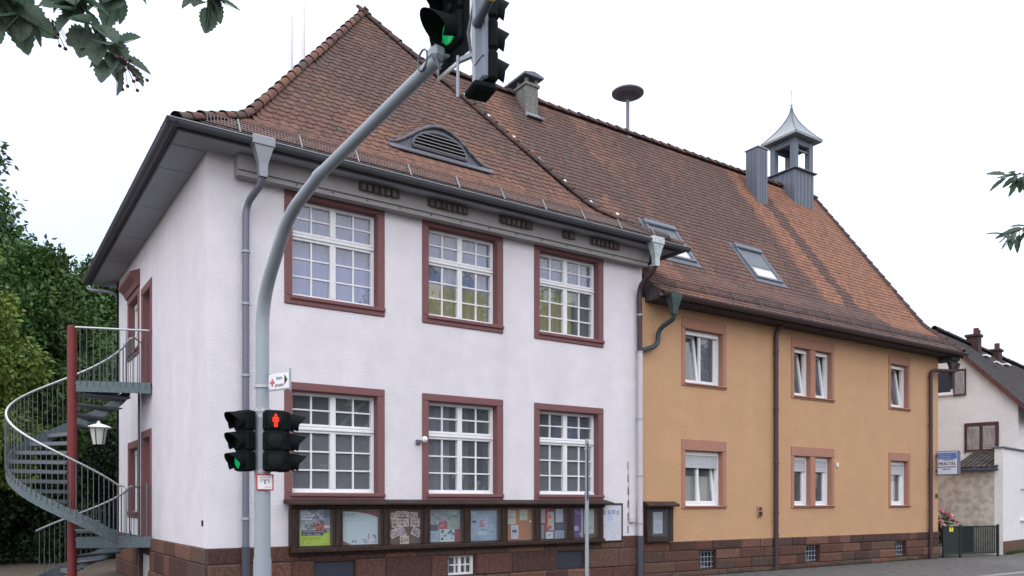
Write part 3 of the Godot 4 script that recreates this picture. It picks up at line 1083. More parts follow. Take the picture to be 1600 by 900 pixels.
	# bright mortar dabs where the right hip tiles are clipped
	for i in 7:
		var t: float = 0.95 + i * 0.40
		var b := MB.new()
		b.box(Vector3.ZERO, Vector3(0.11, 0.05, 0.08), 0.015)
		put("hip_clip", b, M.sign_white, roof, Transform3D(Basis(Vector3.UP, 0.8) * Basis(Vector3.RIGHT, 0.7), Vector3(9.53 - t, white_y(t) + 0.13, 0.53 - t)))
	# eyebrow dormer
	var dz := -1.158
	var yb := white_y(1.68) - 0.02
	var arch := []
	for i in 41:
		var xx := 3.52 + 2.24 * i / 40.0
		arch.append(Vector2(xx, yb + 0.03 + 0.52 * pow(0.5 + 0.5 * cos(PI * clampf((xx - 4.64) / 1.07, -1, 1)), 0.8)))
	var fp := MB.new()
	var poly := PackedVector2Array(arch)
	poly.append(Vector2(5.76, yb - 0.05))
	poly.append(Vector2(3.52, yb - 0.05))
	fp.extrude(poly, Transform3D(Basis(), Vector3(0, 0, dz - 0.03)), 0.03)
	put("dormer_face", fp, M.lead, roof)
	var tr := MB.new()
	var ap := []
	for p in arch:
		ap.append(Vector3(p.x, p.y + 0.005, dz + 0.02))
	tr.tube(ap, 0.035, 8)
	tr.span(Vector3(3.50, yb - 0.07, dz - 0.02), Vector3(5.80, yb - 0.03, dz + 0.10), 0.01)
	tr.extrude(PackedVector2Array([Vector2(0, 0), Vector2(0.02, 0.02), Vector2(-0.10, -0.115), Vector2(-0.11, -0.095)]), Transform3D(Basis(Vector3(0, 0, -1), Vector3(0, 1, 0), Vector3(1, 0, 0)), Vector3(3.5, yb - 0.035, dz + 0.09)), 2.3)
	put("dormer_flashing", tr, M.lead, roof)
	var inner := []
	for i in 25:
		var a := PI * i / 24.0
		inner.append(Vector2(4.64 + 0.60 * cos(a), yb + 0.06 + 0.37 * pow(sin(a), 0.85)))
	var hole := MB.new()
	hole.extrude(PackedVector2Array(inner), Transform3D(Basis(), Vector3(0, 0, dz)), 0.006)
	put("vent_opening", hole, M.sign_black, roof)
	var vf := MB.new()
	var ip := []
	for p in inner:
		ip.append(Vector3(p.x, p.y, dz + 0.015))
	ip.append(ip[0])
	vf.tube(ip, 0.028, 6, false)
	put("vent_frame", vf, M.zinc_dark, roof)
	for i in 5:
		var yy := yb + 0.095 + i * 0.066
		var half := 0.60 * sqrt(maxf(0.0, 1.0 - pow(pow((yy - yb - 0.06) / 0.37, 1.0 / 0.85), 2.0))) - 0.02
		if half > 0.08:
			var b := MB.new()
			b.x = Transform3D(Basis(Vector3.RIGHT, 0.55), Vector3(4.64, yy, dz + 0.028))
			b.box(Vector3.ZERO, Vector3(half * 2.0, 0.010, 0.062), 0.003)
			put("vent_slat", b, M.cornice, roof)
	# two thin flues behind the left hip
	for q in [[2.75, -2.95], [3.15, -3.30]]:
		var b := MB.new()
		var by := white_y(0.53 + q[0]) - 0.3
		b.tube([Vector3(q[0], by, q[1] - 1.4), Vector3(q[0], by + 1.9, q[1] - 1.4)], 0.055, 10)
		put("flue", b, M.sign_white, roof)

	gutter(h, Vector3(-0.69, 7.03, 0.60), Vector3(9.68, 7.03, 0.60), Vector3(0, 0, 1), M.gutter, 13)
	gutter(h, Vector3(-0.612, 7.028, -9.46), Vector3(-0.612, 7.028, 0.68), Vector3(-1, 0, 0), M.gutter, 11)
	gutter(h, Vector3(9.60, 7.03, 0.60), Vector3(9.60, 7.03, -0.62), Vector3(1, 0, 0), M.zinc_dark, 1)
	snow_guard(h, Vector3(-0.1, 0, 0.53), Vector3(1, 0, 0), Vector3(0, 0, 1), 9.45, 0.16, white_y, M.guard)

	# rainwater heads and downpipes
	for q in [[0.655, M.zinc], [8.72, M.zinc_pale]]:
		var b := MB.new()
		b.span(Vector3(q[0] - 0.17, 6.94, 0.50), Vector3(q[0] + 0.17, 7.09, 0.70), 0.015)
		var ring := []
		for lv in [[0.14, 0.085, 6.94], [0.065, 0.055, 6.68], [0.06, 0.05, 6.50]]:
			ring.append([Vector3(q[0] - lv[0], lv[2], 0.60 - lv[1]), Vector3(q[0] + lv[0], lv[2], 0.60 - lv[1]), Vector3(q[0] + lv[0], lv[2], 0.60 + lv[1]), Vector3(q[0] - lv[0], lv[2], 0.60 + lv[1])])
		for i in 2:
			for k in 4:
				b.face([ring[i][k], ring[i][(k + 1) % 4], ring[i + 1][(k + 1) % 4], ring[i + 1][k]], Vector3(q[0], 6.8, 0.6))
		put("rainwater_head", b, q[1], h)
	downpipe(h, [Vector3(0.655, 6.56, 0.60), Vector3(0.64, 6.40, 0.50), Vector3(0.58, 6.25, 0.16), Vector3(0.55, 6.0, 0.10), Vector3(0.55, 4.0, 0.10), Vector3(0.55, 0.95, 0.10)], 0.052, M.pipe_grey)
	downpipe(h, [Vector3(0.55, 0.97, 0.10), Vector3(0.55, 0.0, 0.10)], 0.068, M.cast_iron)
	downpipe(h, [Vector3(8.72, 6.56, 0.60), Vector3(8.72, 6.42, 0.50), Vector3(8.72, 6.20, 0.17), Vector3(8.735, 5.9, 0.10), Vector3(8.75, 4.78, 0.10)], 0.055, M.pipe_brown)
	downpipe(h, [Vector3(8.75, 4.80, 0.10), Vector3(8.75, 0.93, 0.10)], 0.062, M.pipe_light)
	downpipe(h, [Vector3(8.75, 0.95, 0.10), Vector3(8.75, 0.0, 0.10)], 0.072, M.cast_iron)
	downpipe(h, [Vector3(-0.55, 6.9, -9.42), Vector3(-0.5, 6.8, -9.2), Vector3(-0.08, 6.72, -8.92), Vector3(0.06, 6.5, -8.95), Vector3(0.06, 0.0, -8.95)], 0.05, M.zinc)
	for q in [[0.55, [5.5, 4.7, 3.6, 2.4, 1.4]], [8.75, [5.6, 4.82, 3.4, 2.2, 1.2]]]:
		for yy in q[1]:
			var b := MB.new()
			b.lathe([Vector2(0.057, -0.02), Vector2(0.067, -0.018), Vector2(0.067, 0.018), Vector2(0.057, 0.02)], Vector3(q[0], yy, 0.10), 12)
			b.span(Vector3(q[0] - 0.008, yy - 0.012, 0.0), Vector3(q[0] + 0.008, yy + 0.012, 0.05))
			put("pipe_clamp", b, M.galv, h)
	# small things screwed to the wall
	var k := MB.new()
	k.span(Vector3(8.50, 1.23, 0.0), Vector3(8.66, 1.345, 0.07), 0.012)
	k.tube([Vector3(8.53, 1.34, 0.015), Vector3(8.52, 1.9, 0.012), Vector3(8.50, 2.5, 0.012)], 0.010, 6)
	put("junction_box", k, M.pipe_light, h)
	var rod := MB.new()
	for i in 6:
		rod.span(Vector3(8.49, 1.0 + i * 0.27, 0.002), Vector3(8.505, 1.16 + i * 0.27, 0.014))
	put("rusty_strap", rod, M.brick, h)
	var vent := MB.new()
	vent.box(Vector3(-0.01, 1.33, -0.25), Vector3(0.02, 0.09, 0.05), 0.004)
	put("wall_vent", vent, M.sign_black, h)


# ---------------------------------------------------------------- orange house
func orange_house() -> void:
	var h := thing("orange_house", "ochre orange rendered house with sandstone plinth and long steep mottled tile roof", "house")
	var x0 := 8.9
	var x1 := 20.8
	var zb := -9.55
	var th := 0.3
	var holes := []
	var wins := [[10.20, 11.42], [14.03, 14.69], [14.89, 15.57], [18.30, 19.17]]
	for w in wins:
		holes.append(Rect2(w[0] - x0, 4.31, w[1] - w[0], 1.21).grow(0.005))
		holes.append(Rect2(w[0] - x0, 1.57, w[1] - w[0], 1.24).grow(0.005))
	var cel := [Rect2(10.64 - x0, 0.12, 0.56, 0.46), Rect2(14.46 - x0, 0.12, 0.60, 0.46), Rect2(18.50 - x0, 0.12, 0.58, 0.46)]
	var wall := MB.new()
	wall.wall(Transform3D(Basis(), Vector3(x0 + 0.003, 0, 0)), x1 - x0 - 0.003, 6.02, holes + cel, th)
	wall.wall(Transform3D(Basis(Vector3(-1, 0, 0), Vector3(0, 1, 0), Vector3(0, 0, -1)), Vector3(x1, 0, zb)), x1 - x0, 6.02, [], th)
	wall.wall(Transform3D(Basis(Vector3(0, 0, -1), Vector3(0, 1, 0), Vector3(1, 0, 0)), Vector3(x1, 0, -th)), -zb - 2 * th, 6.02, [], th)
	# gable
	var gp := PackedVector2Array()
	for i in 11:
		var t := 0.42 + 4.55 * i / 10.0
		gp.append(Vector2(0.475 - t, orange_y(t) - 0.12))
	for i in 11:
		var t := 4.97 - 4.55 * i / 10.0
		gp.append(Vector2(zb - 0.475 + t, orange_y(t) - 0.12))
	gp.append(Vector2(zb, 6.022))
	gp.append(Vector2(0.0, 6.022))
	wall.extrude(gp, Transform3D(Basis(Vector3(0, 0, 1), Vector3(0, 1, 0), Vector3(-1, 0, 0)), Vector3(x1, 0, 0)), 0.25)
	put("wall", wall, M.orange_wall, h)
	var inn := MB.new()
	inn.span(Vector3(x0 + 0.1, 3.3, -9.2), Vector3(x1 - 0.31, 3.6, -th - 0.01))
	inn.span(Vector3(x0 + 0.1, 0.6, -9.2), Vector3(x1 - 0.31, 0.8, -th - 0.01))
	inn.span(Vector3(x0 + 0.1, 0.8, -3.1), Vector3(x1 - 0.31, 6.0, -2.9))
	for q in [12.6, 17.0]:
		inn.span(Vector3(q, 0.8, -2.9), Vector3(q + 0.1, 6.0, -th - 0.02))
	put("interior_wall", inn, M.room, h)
	plinth(h, Transform3D(Basis(), Vector3(x0 + 0.02, 0, 0)), x1 - x0 - 0.0, [0.0, 0.12, 0.35, 0.58, 0.79], [Rect2(cel[0].position - Vector2(0.02, 0), cel[0].size), Rect2(cel[1].position - Vector2(0.02, 0), cel[1].size), Rect2(cel[2].position - Vector2(0.02, 0), cel[2].size)], 0.026)
	plinth(h, Transform3D(Basis(Vector3(0, 0, -1), Vector3(0, 1, 0), Vector3(1, 0, 0)), Vector3(x1, 0, 0.02)), 3.0, [0.0, 0.12, 0.35, 0.58, 0.79], [], 0.026)
	for i in 3:
		var c: Rect2 = cel[i]
		lining(h, c, x0, 0.20)
		var cw := group_node("cellar_window", h, Transform3D(Basis(), Vector3(x0, 0, 0)))
		var f := MB.new()
		for k in 5:
			var xx := c.position.x + c.size.x * (k + 0.5) / 5.0
			f.span(Vector3(xx - 0.008, c.position.y, -0.11), Vector3(xx + 0.008, c.end.y, -0.094))
		for k in 4:
			var yy := c.position.y + c.size.y * (k + 0.5) / 4.0
			f.span(Vector3(c.position.x, yy - 0.008, -0.093), Vector3(c.end.x, yy + 0.008, -0.077))
		put("grille", f, M.galv, cw)
		var b := MB.new()
		b.span(Vector3(c.position.x, c.position.y, -0.3), Vector3(c.end.x, c.end.y, -0.2))
		put("dark_panel", b, M.dark_board, cw)
		var lo := MB.new()
		lo.span(Vector3(c.position.x + 0.02, c.position.y + 0.004, -0.19), Vector3(c.position.x + 0.36, c.position.y + 0.12, -0.13), 0.02)
		put("pale_block", lo, M.concrete, cw)
	for lv in 2:
		var y0: float = [1.57, 4.31][lv]
		var y1: float = [2.81, 5.52][lv]
		var shut: float = [0.30, 0.03][lv]
		var w1 := group_node("window", h)
		surround(w1, wins[0][0], wins[0][1], y0, y1, 0.12, 0.07, 0.25, M.pink_stone)
		plastic_window(w1, wins[0][0], wins[0][1], y0, y1, shut, 2, [0.0, 0.12] if lv == 0 else [0.12, 0.0], "net" if lv == 0 else "grey")
		var w2 := group_node("window", h)
		surround(w2, wins[1][0], wins[2][1], y0, y1, 0.11, 0.07, 0.24, M.pink_stone, [[wins[1][1], wins[2][0]]])
		plastic_window(w2, wins[1][0], wins[1][1], y0, y1, shut, 1, [0.0 if lv == 0 else 0.14], "dark")
		plastic_window(w2, wins[2][0], wins[2][1], y0, y1, shut, 1, [0.0 if lv == 0 else 0.13], "dark")
		var w3 := group_node("window", h)
		surround(w3, wins[3][0], wins[3][1], y0, y1, 0.11, 0.07, 0.24, M.pink_stone)
		plastic_window(w3, wins[3][0], wins[3][1], y0, y1, shut, 1, [0.0 if lv == 0 else 0.14], "net" if lv == 0 else "dark")

	# eaves
	var so := MB.new()
	so.span(Vector3(9.0, 5.93, 0.0), Vector3(21.3, 5.955, 0.44))
	so.span(Vector3(9.0, 5.955, 0.42), Vector3(21.3, 6.06, 0.445), 0.004)
	so.span(Vector3(20.8, 5.93, -1.2), Vector3(21.3, 5.955, -0.002))
	put("soffit", so, M.eave_wood, h)
	# barge boards along both gable edges of the front slope
	for q in [8.985, 21.27]:
		var bp := PackedVector2Array()
		for i in 21:
			var t := 5.0 * i / 20.0
			bp.append(Vector2(0.475 - t, orange_y(t) + 0.005))
		for i in 21:
			var t := 5.0 - 5.0 * i / 20.0
			bp.append(Vector2(0.475 - t, orange_y(t) - 0.2))
		if q < 10.0:
			bp = PackedVector2Array([Vector2(0.475, 6.06), Vector2(-0.9, orange_y(1.375)), Vector2(-0.9, 6.2), Vector2(0.0, 5.93), Vector2(0.40, 5.93)])
		var b := MB.new()
		b.extrude(bp, Transform3D(Basis(Vector3(0, 0, 1), Vector3(0, 1, 0), Vector3(-1, 0, 0)), Vector3(q + 0.03, 0, 0)), 0.03)
		put("barge_board", b, M.eave_wood, h)
	# boxed corner and curved bracket under the right eave
	var bx := MB.new()
	bx.span(Vector3(20.81, 5.83, -0.2), Vector3(21.28, 5.925, 0.40), 0.01)
	put("eave_box", bx, M.eave_wood, h)
	var br := MB.new()
	var cur := PackedVector2Array([Vector2(-0.035, 0), Vector2(0.035, 0), Vector2(0.05, 0.38)])
	for i in 8:
		var q := PI * 0.5 * i / 7.0
		cur.append(Vector2(0.06 + 0.22 * (1.0 - cos(q)), 0.42 + 0.36 * sin(q)))
	cur.append(Vector2(0.28, 0.83))
	cur.append(Vector2(-0.24, 0.83))
	for i in 8:
		var q := PI * 0.5 * (7 - i) / 7.0
		cur.append(Vector2(-0.06 - 0.18 * (1.0 - cos(q)), 0.42 + 0.36 * sin(q)))
	cur.append(Vector2(-0.05, 0.38))
	br.extrude(cur, Transform3D(Basis(), Vector3(21.05, 5.0, 0.22)), 0.1)
	put("bracket", br, M.eave_wood, h)

	# roof
	var roof := group_node("roof", h)
	var dk := MB.new()
	var S := 16.42
	var T := 5.02
	var xr := 4.9
	deck(dk, Vector3(9.0, 0, 0.475), Vector3(1, 0, 0), Vector3(0, 0, 1), 12.32, T, orange_y, false, false, no_bump)
	deck(dk, Vector3(xr, 0, -0.8), Vector3(1, 0, 0), Vector3(0, 0, 1), 4.1, T - 1.275, func(t): return orange_y(t + 1.275), false, false, no_bump)
	deck(dk, Vector3(xr + S, 0, zb), Vector3(-1, 0, 0), Vector3(0, 0, -1), 12.32, T, orange_y, false, false, no_bump)
	put("roof_deck", dk, M.deck, roof)
	var nz := FastNoiseLite.new()
	nz.seed = 5
	nz.frequency = 0.5
	var tone := func(s: float, t: float) -> float:
		var x := s + xr
		var wob: float = x + 0.22 * nz.get_noise_2d(t * 1.2, 40.0) + 0.12 * nz.get_noise_2d(t * 5.0, 90.0)
		var v := 1.9
		# clean run-off below the metal of turret and flue, the rest is lichen-dark
		var clean := smoothstep(16.25, 16.7, wob)
		v = lerpf(v, 5.6, clean)
		if wob > 17.45 and wob < 18.05:
			v = 1.9
		if t < 1.3 and wob < 18.8:
			v = minf(v, 2.0 + clampf(t - 0.8, 0, 1))
		if t < 0.5:
			v = minf(v, 1.7)
		# orange patches below the chimney and along the lower half
		var patch: float = nz.get_noise_2d(x * 0.9, t * 0.55 + 7.0)
		if wob < 11.0:
			v += 2.4 * smoothstep(-0.05, 0.25, patch + 0.25 * sin(x * 3.2 + t * 0.4))
		elif wob < 16.3:
			v += 0.8 * smoothstep(-0.05, 0.3, patch) + 0.4 * clampf((3.0 - t) / 2.0, 0, 1)
		return v + rng.randf_range(-0.35, 0.35)
	var keep := func(s: float, t: float) -> bool:
		var x: float = s + xr
		if s > S - 0.09 or x < 9.07 and t < 1.3:
			return false
		if x < 9.53 and t > 1.2 and orange_y(t) < white_y(clampf(9.53 - x, 0.0, 5.03)) - 0.02:
			return false
		for c in [14.33, 11.07]:
			if absf(x - c) < 0.56 and t > 1.47 and t < 2.24:
				return false
		return true
	lay_tiles(roof, Vector3(xr, 0, 0.475), Vector3(1, 0, 0), Vector3(0, 0, 1), S, T - 0.04, orange_y, keep, no_bump, tone, 300)
	var ridge := []
	for i in 20:
		ridge.append(Vector3(lerpf(5.7, 21.3, i / 19.0), orange_y(T) - 0.005, 0.475 - T))
	cap_tiles(roof, ridge, 0.12, [1, 2, 2, 3])
	var verge := []
	for i in 24:
		var t := 5.0 * i / 23.0
		verge.append(Vector3(21.26, orange_y(t) + 0.0, 0.475 - t))
	cap_tiles(roof, verge, 0.085, [1, 1, 2])
	# valley flashing beside the white house's hip
	var va := MB.new()
	for i in 14:
		var z0 := -0.75 - i * 0.275
		var z1 := z0 - 0.275
		var fx := func(z: float) -> float:
			var t := 0.0
			for k in 24:
				t = lerpf(0.0, 5.0, k / 23.0)
				if white_y(t) >= orange_y(0.475 - z):
					for m in 12:
						t -= 0.02
						if white_y(t) < orange_y(0.475 - z):
							break
					break
			return 9.53 - t
		var a := Vector3(fx.call(z0), orange_y(0.475 - z0) + 0.0, z0)
		var d := Vector3(fx.call(z1), orange_y(0.475 - z1) + 0.0, z1)
		va.bar(a, d, 0.14, 0.035)
	put("valley_flashing", va, M.eave_wood, roof)
	# skylights on the slope
	for q in [14.33, 11.07]:
		var tm := 1.855
		var c := Vector3(q, orange_y(tm), 0.475 - tm)
		var up := Vector3(0, orange_y(tm + 0.1) - orange_y(tm - 0.1), -0.2).normalized()
		var tr := Transform3D(Basis(Vector3.RIGHT, up, Vector3.RIGHT.cross(up)), c)
		var sk := group_node("skylight", h, tr)
		var f := MB.new()
		var hw := 0.53
		var hh := 0.66
		f.span(Vector3(-hw, -hh, -0.03), Vector3(-hw + 0.08, hh, 0.085), 0.01)
		f.span(Vector3(hw - 0.08, -hh, -0.03), Vector3(hw, hh, 0.085), 0.01)
		f.span(Vector3(-hw + 0.08, -hh, -0.03), Vector3(hw - 0.08, -hh + 0.08, 0.083), 0.01)
		f.span(Vector3(-hw - 0.01, hh - 0.16, 0.0), Vector3(hw + 0.01, hh + 0.01, 0.125), 0.02)
		put("frame", f, M.zinc_dark, sk)
		var a := MB.new()
		a.span(Vector3(-hw - 0.1, -hh - 0.16, -0.02), Vector3(hw + 0.1, -hh, 0.045), 0.01)
		a.span(Vector3(-hw - 0.1, -hh, -0.02), Vector3(-hw, hh + 0.1, 0.04), 0.01)
		a.span(Vector3(hw, -hh, -0.02), Vector3(hw + 0.1, hh + 0.1, 0.04), 0.01)
		put("flashing", a, M.lead, sk)
		var s := MB.new()
		s.span(Vector3(-hw + 0.08, -hh + 0.50, 0.05), Vector3(hw - 0.08, hh - 0.16, 0.062))
		put("awning_blind", s, M.signal_grey, sk)
		var bk := MB.new()
		bk.span(Vector3(-hw + 0.08, -hh + 0.08, 0.005), Vector3(hw - 0.08, hh - 0.16, 0.02))
		put("inner_blind", bk, M.shutter_slat, sk)
		put("pane", quad_mesh(2 * hw - 0.16, 0.42), M.glass, sk, Transform3D(Basis(), Vector3(-hw + 0.08, -hh + 0.08, 0.055)))
	# chimney at the left end of the ridge
	var ch := group_node("chimney", h)
	var cb := MB.new()
	cb.span(Vector3(8.69, 11.0, -4.74), Vector3(9.08, 12.30, -4.00), 0.015)
	cb.span(Vector3(8.655, 12.22, -4.775), Vector3(9.115, 12.30, -3.965), 0.01)
	for q in [[8.70, -4.73], [8.99, -4.73], [8.70, -4.08], [8.99, -4.08], [8.70, -4.4]]:
		cb.span(Vector3(q[0], 12.3, q[1]), Vector3(q[0] + 0.08, 12.44, q[1] + 0.07))
	put("shaft", cb, M.concrete, ch)
	var cc := MB.new()
	cc.extrude(PackedVector2Array([Vector2(-0.30, 0), Vector2(0.30, 0), Vector2(0.30, 0.05), Vector2(0, 0.12), Vector2(-0.30, 0.05)]), Transform3D(Basis(Vector3(1, 0, 0), Vector3(0, 1, 0), Vector3(0, 0, 1)), Vector3(8.885, 12.44, -4.84)), 0.94)
	put("cover_slab", cc, M.zinc_dark, ch)
	var cl := MB.new()
	cl.span(Vector3(8.67, 11.35, -4.3), Vector3(9.10, 11.52, -3.95), 0.02)
	cl.bar(Vector3(8.64, 11.38, -3.88), Vector3(9.14, 11.38, -3.88), 0.14, 0.03)
	put("flashing", cl, M.zinc, ch)
	# metal clad flue box
	var fl := group_node("flue_box", h)
	var fb := MB.new()
	fb.span(Vector3(17.07, 10.3, -4.02), Vector3(17.54, 12.56, -3.55), 0.01)
	for q in 3:
		fb.span(Vector3(17.18 + q * 0.12, 10.6, -3.552), Vector3(17.195 + q * 0.12, 12.5, -3.538))
		fb.span(Vector3(17.058, 10.6, -3.92 + q * 0.12), Vector3(17.072, 12.5, -3.905 + q * 0.12))
	put("cladding", fb, M.zinc_dark, fl)
	var ft := MB.new()
	ft.span(Vector3(17.04, 12.56, -4.05), Vector3(17.57, 12.60, -3.52), 0.008)
	put("cover", ft, M.zinc, fl)
	bell_turret(h)

	gutter(h, Vector3(8.95, 6.02, 0.54), Vector3(21.36, 6.02, 0.54), Vector3(0, 0, 1), M.pipe_brown, 15)
	snow_guard(h, Vector3(9.2, 0, 0.475), Vector3(1, 0, 0), Vector3(0, 0, 1), 11.9, 0.22, orange_y, M.pipe_brown)
	# green rainwater head with its swan neck
	var b := MB.new()
	var ring := []
	for lv in [[0.15, 0.09, 6.03], [0.15, 0.09, 5.95], [0.07, 0.06, 5.72], [0.06, 0.05, 5.60]]:
		ring.append([Vector3(9.30 - lv[0], lv[2], 0.54 - lv[1]), Vector3(9.30 + lv[0], lv[2], 0.54 - lv[1]), Vector3(9.30 + lv[0], lv[2], 0.54 + lv[1]), Vector3(9.30 - lv[0], lv[2], 0.54 + lv[1])])
	for i in 3:
		for k in 4:
			b.face([ring[i][k], ring[i][(k + 1) % 4], ring[i + 1][(k + 1) % 4], ring[i + 1][k]], Vector3(9.30, 5.8, 0.54))
	put("rainwater_head", b, M.pipe_green, h)
	downpipe(h, [Vector3(9.30, 5.64, 0.54), Vector3(9.33, 5.52, 0.48), Vector3(9.30, 5.40, 0.20), Vector3(9.28, 5.28, 0.11), Vector3(9.26, 5.08, 0.10), Vector3(9.12, 4.97, 0.10), Vector3(8.80, 4.86, 0.10)], 0.05, M.pipe_green)
	downpipe(h, [Vector3(13.32, 5.98, 0.36), Vector3(13.27, 5.86, 0.14), Vector3(13.245, 5.6, 0.08), Vector3(13.245, 0.0, 0.08)], 0.055, M.pipe_brown)
	downpipe(h, [Vector3(20.98, 5.72, 0.50), Vector3(20.96, 5.52, 0.42), Vector3(20.80, 5.50, 0.30), Vector3(20.36, 5.50, 0.12), Vector3(20.25, 5.38, 0.09), Vector3(20.23, 5.0, 0.09), Vector3(20.23, 0.0, 0.09)], 0.055, M.pipe_brown)
	for q in [13.245, 20.23]:
		for yy in [5.3, 3.9, 2.6, 1.4, 0.85]:
			var k := MB.new()
			k.lathe([Vector2(0.058, -0.018), Vector2(0.066, -0.016), Vector2(0.066, 0.016), Vector2(0.058, 0.018)], Vector3(q, yy, 0.085), 12)
			k.span(Vector3(q - 0.008, yy - 0.01, 0.0), Vector3(q + 0.008, yy + 0.01, 0.03))
			put("pipe_clamp", k, M.pipe_brown, h)
	var be := MB.new()
	be.span(Vector3(15.77, 2.57, 0.0), Vector3(15.83, 2.68, 0.05), 0.01)
	put("door_bell", be, M.window_white, h)
	var ve := MB.new()
	ve.span(Vector3(12.62, 1.30, 0.0), Vector3(12.80, 1.56, 0.035), 0.012)
	put("socket_cover", ve, M.pink_stone, h)
	var vd := MB.new()
	vd.span(Vector3(12.65, 1.34, 0.035), Vector3(12.77, 1.43, 0.06), 0.01)
	vd.span(Vector3(12.66, 1.47, 0.035), Vector3(12.76, 1.53, 0.045), 0.008)
	put("socket", vd, M.sign_black, h)
	var no := MB.new()
	no.span(Vector3(20.64, 1.78, 0.0), Vector3(20.76, 1.91, 0.02), 0.004)
	put("number_plate", no, M.far_frame, h)


func bell_turret(h: Node3D) -> void:
	var t := group_node("bell_turret", h, Transform3D(Basis(), Vector3(19.98, 0, -4.5)))
	var w := 0.505
	var b := MB.new()
	b.span(Vector3(-w, 10.4, -w), Vector3(w, 12.62, w), 0.01)
	put("shaft", b, M.zinc_dark, t)
	var s := MB.new()
	for i in 5:
		var q := -w + 0.12 + i * 0.19
		s.span(Vector3(q, 10.6, w - 0.002), Vector3(q + 0.015, 12.6, w + 0.014))
		s.span(Vector3(-w - 0.014, 10.6, q), Vector3(-w + 0.002, 12.6, q + 0.015))
	put("standing_seams", s, M.zinc_dark, t)
	var l := MB.new()
	l.span(Vector3(-w - 0.09, 12.62, -w - 0.09), Vector3(w + 0.09, 12.66, w + 0.09), 0.01)
	put("ledge", l, M.zinc_dark, t)
	# posts, rails and the open belfry
	var f := MB.new()
	for a in [-1, 1]:
		for c in [-1, 1]:
			f.box(Vector3(a * (w - 0.11), 13.175, c * (w - 0.11)), Vector3(0.2, 1.03, 0.2), 0.012)
	for a in [-1, 1]:
		f.box(Vector3(0, 13.58, a * (w - 0.09)), Vector3(0.62, 0.2, 0.12), 0.008)
		f.box(Vector3(a * (w - 0.09), 13.58, 0), Vector3(0.12, 0.2, 0.62), 0.008)
	f.box(Vector3(0, 13.32, w - 0.1), Vector3(0.62, 0.06, 0.06), 0.008)
	put("belfry", f, M.zinc_dark, t)
	# concave spire
	var r := MB.new()
	var lv := []
	for i in 13:
		var u := i / 12.0
		lv.append(Vector2((w + 0.19) * (pow(1.0 - u, 1.75) * 0.96 + 0.04 * (1.0 - u)) + 0.012, 13.76 + 1.20 * u))
	for i in 12:
		for k in 4:
			var sg := [[-1, 1], [1, 1], [1, -1], [-1, -1]]
			var p: Array = sg[k]
			var q: Array = sg[(k + 1) % 4]
			var ra: float = lv[i].x
			var rb: float = lv[i + 1].x
			r.quad(Vector3(p[0] * ra, lv[i].y, p[1] * ra), Vector3(q[0] * ra, lv[i].y, q[1] * ra), Vector3(q[0] * rb, lv[i + 1].y, q[1] * rb), Vector3(p[0] * rb, lv[i + 1].y, p[1] * rb))
	var e := w + 0.20
	r.span(Vector3(-e, 13.69, -e), Vector3(e, 13.758, e), 0.008)
	put("spire", r, M.spire, t)
	var hp := MB.new()
	for sgn in [[-1, 1], [1, 1], [1, -1], [-1, -1]]:
		var path := []
		for p in lv:
			path.append(Vector3(sgn[0] * p.x, p.y, sgn[1] * p.x))
		hp.tube(path, 0.02, 6)
	put("hip_seams", hp, M.lead, t)
	var fin := MB.new()
	fin.tube([Vector3(0, 14.9, 0), Vector3(0, 15.45, 0)], 0.014, 6)
	fin.lathe([Vector2(0.0, -0.05), Vector2(0.045, -0.02), Vector2(0.045, 0.02), Vector2(0.0, 0.05)], Vector3(0, 15.03, 0), 8)
	fin.extrude(PackedVector2Array([Vector2(-0.16, 0.0), Vector2(-0.05, 0.04), Vector2(0.06, 0.0), Vector2(0.15, 0.09), Vector2(0.05, 0.13), Vector2(-0.05, 0.1), Vector2(-0.12, 0.16)]), Transform3D(Basis(Vector3.UP, 0.5), Vector3(0, 15.4, 0)), 0.01)
	put("weathervane", fin, M.galv_light, t)


# ---------------------------------------------------------------- notice boards
func rect(im: Image, x: int, y: int, w: int, h: int, c: Color) -> void:
	im.fill_rect(Rect2i(x, y, w, h), c)


func text_lines(im: Image, x: int, y: int, w: int, rows: int, gap: int, c: Color) -> void:
	# print too small to read: short strokes
	for r in rows:
		var q := x
		while q < x + w - 3:
			var l := rng.randi_range(2, 7)
			if rng.randf() < 0.82:
				rect(im, q, y + r * gap, mini(l, x + w - q), 1 if gap < 5 else 2, c)
			q += l + 1


func blotches(im: Image, x: int, y: int, w: int, h: int, colors: Array, n: int, size: int) -> void:
	for i in n:
		var cx := x + rng.randi_range(0, w)
		var cy := y + rng.randi_range(0, h)
		var r := rng.randi_range(int(size / 3.0), size)
		var c: Color = colors[rng.randi() % colors.size()]
		for yy in range(maxi(y, cy - r), mini(y + h, cy + r)):
			var half := int(sqrt(maxf(0.0, r * r - (yy - cy) * (yy - cy))))
			var xa := maxi(x, cx - half)
			rect(im, xa, yy, mini(x + w, cx + half) - xa, 1, c)


func sheet(called: String, parent: Node, im: Image, x0: float, y0: float, x1: float, y1: float, z: float, turn := 0.0, label := "") -> void:
	var m := StandardMaterial3D.new()
	m.albedo_texture = tex(im)
	m.roughness = 0.75
	m.albedo_color = Color(0.86, 0.86, 0.86)
	var b := MB.new()
	var w := x1 - x0
	var h := y1 - y0
	b.quad(Vector3(-w / 2, -h / 2, 0), Vector3(w / 2, -h / 2, 0), Vector3(w / 2, h / 2, 0), Vector3(-w / 2, h / 2, 0))
	var o := put(called, b, m, parent, Transform3D(Basis(Vector3(0, 0, 1), turn), Vector3((x0 + x1) / 2, (y0 + y1) / 2, z)))
	if label:
		o.set_meta("label", label)


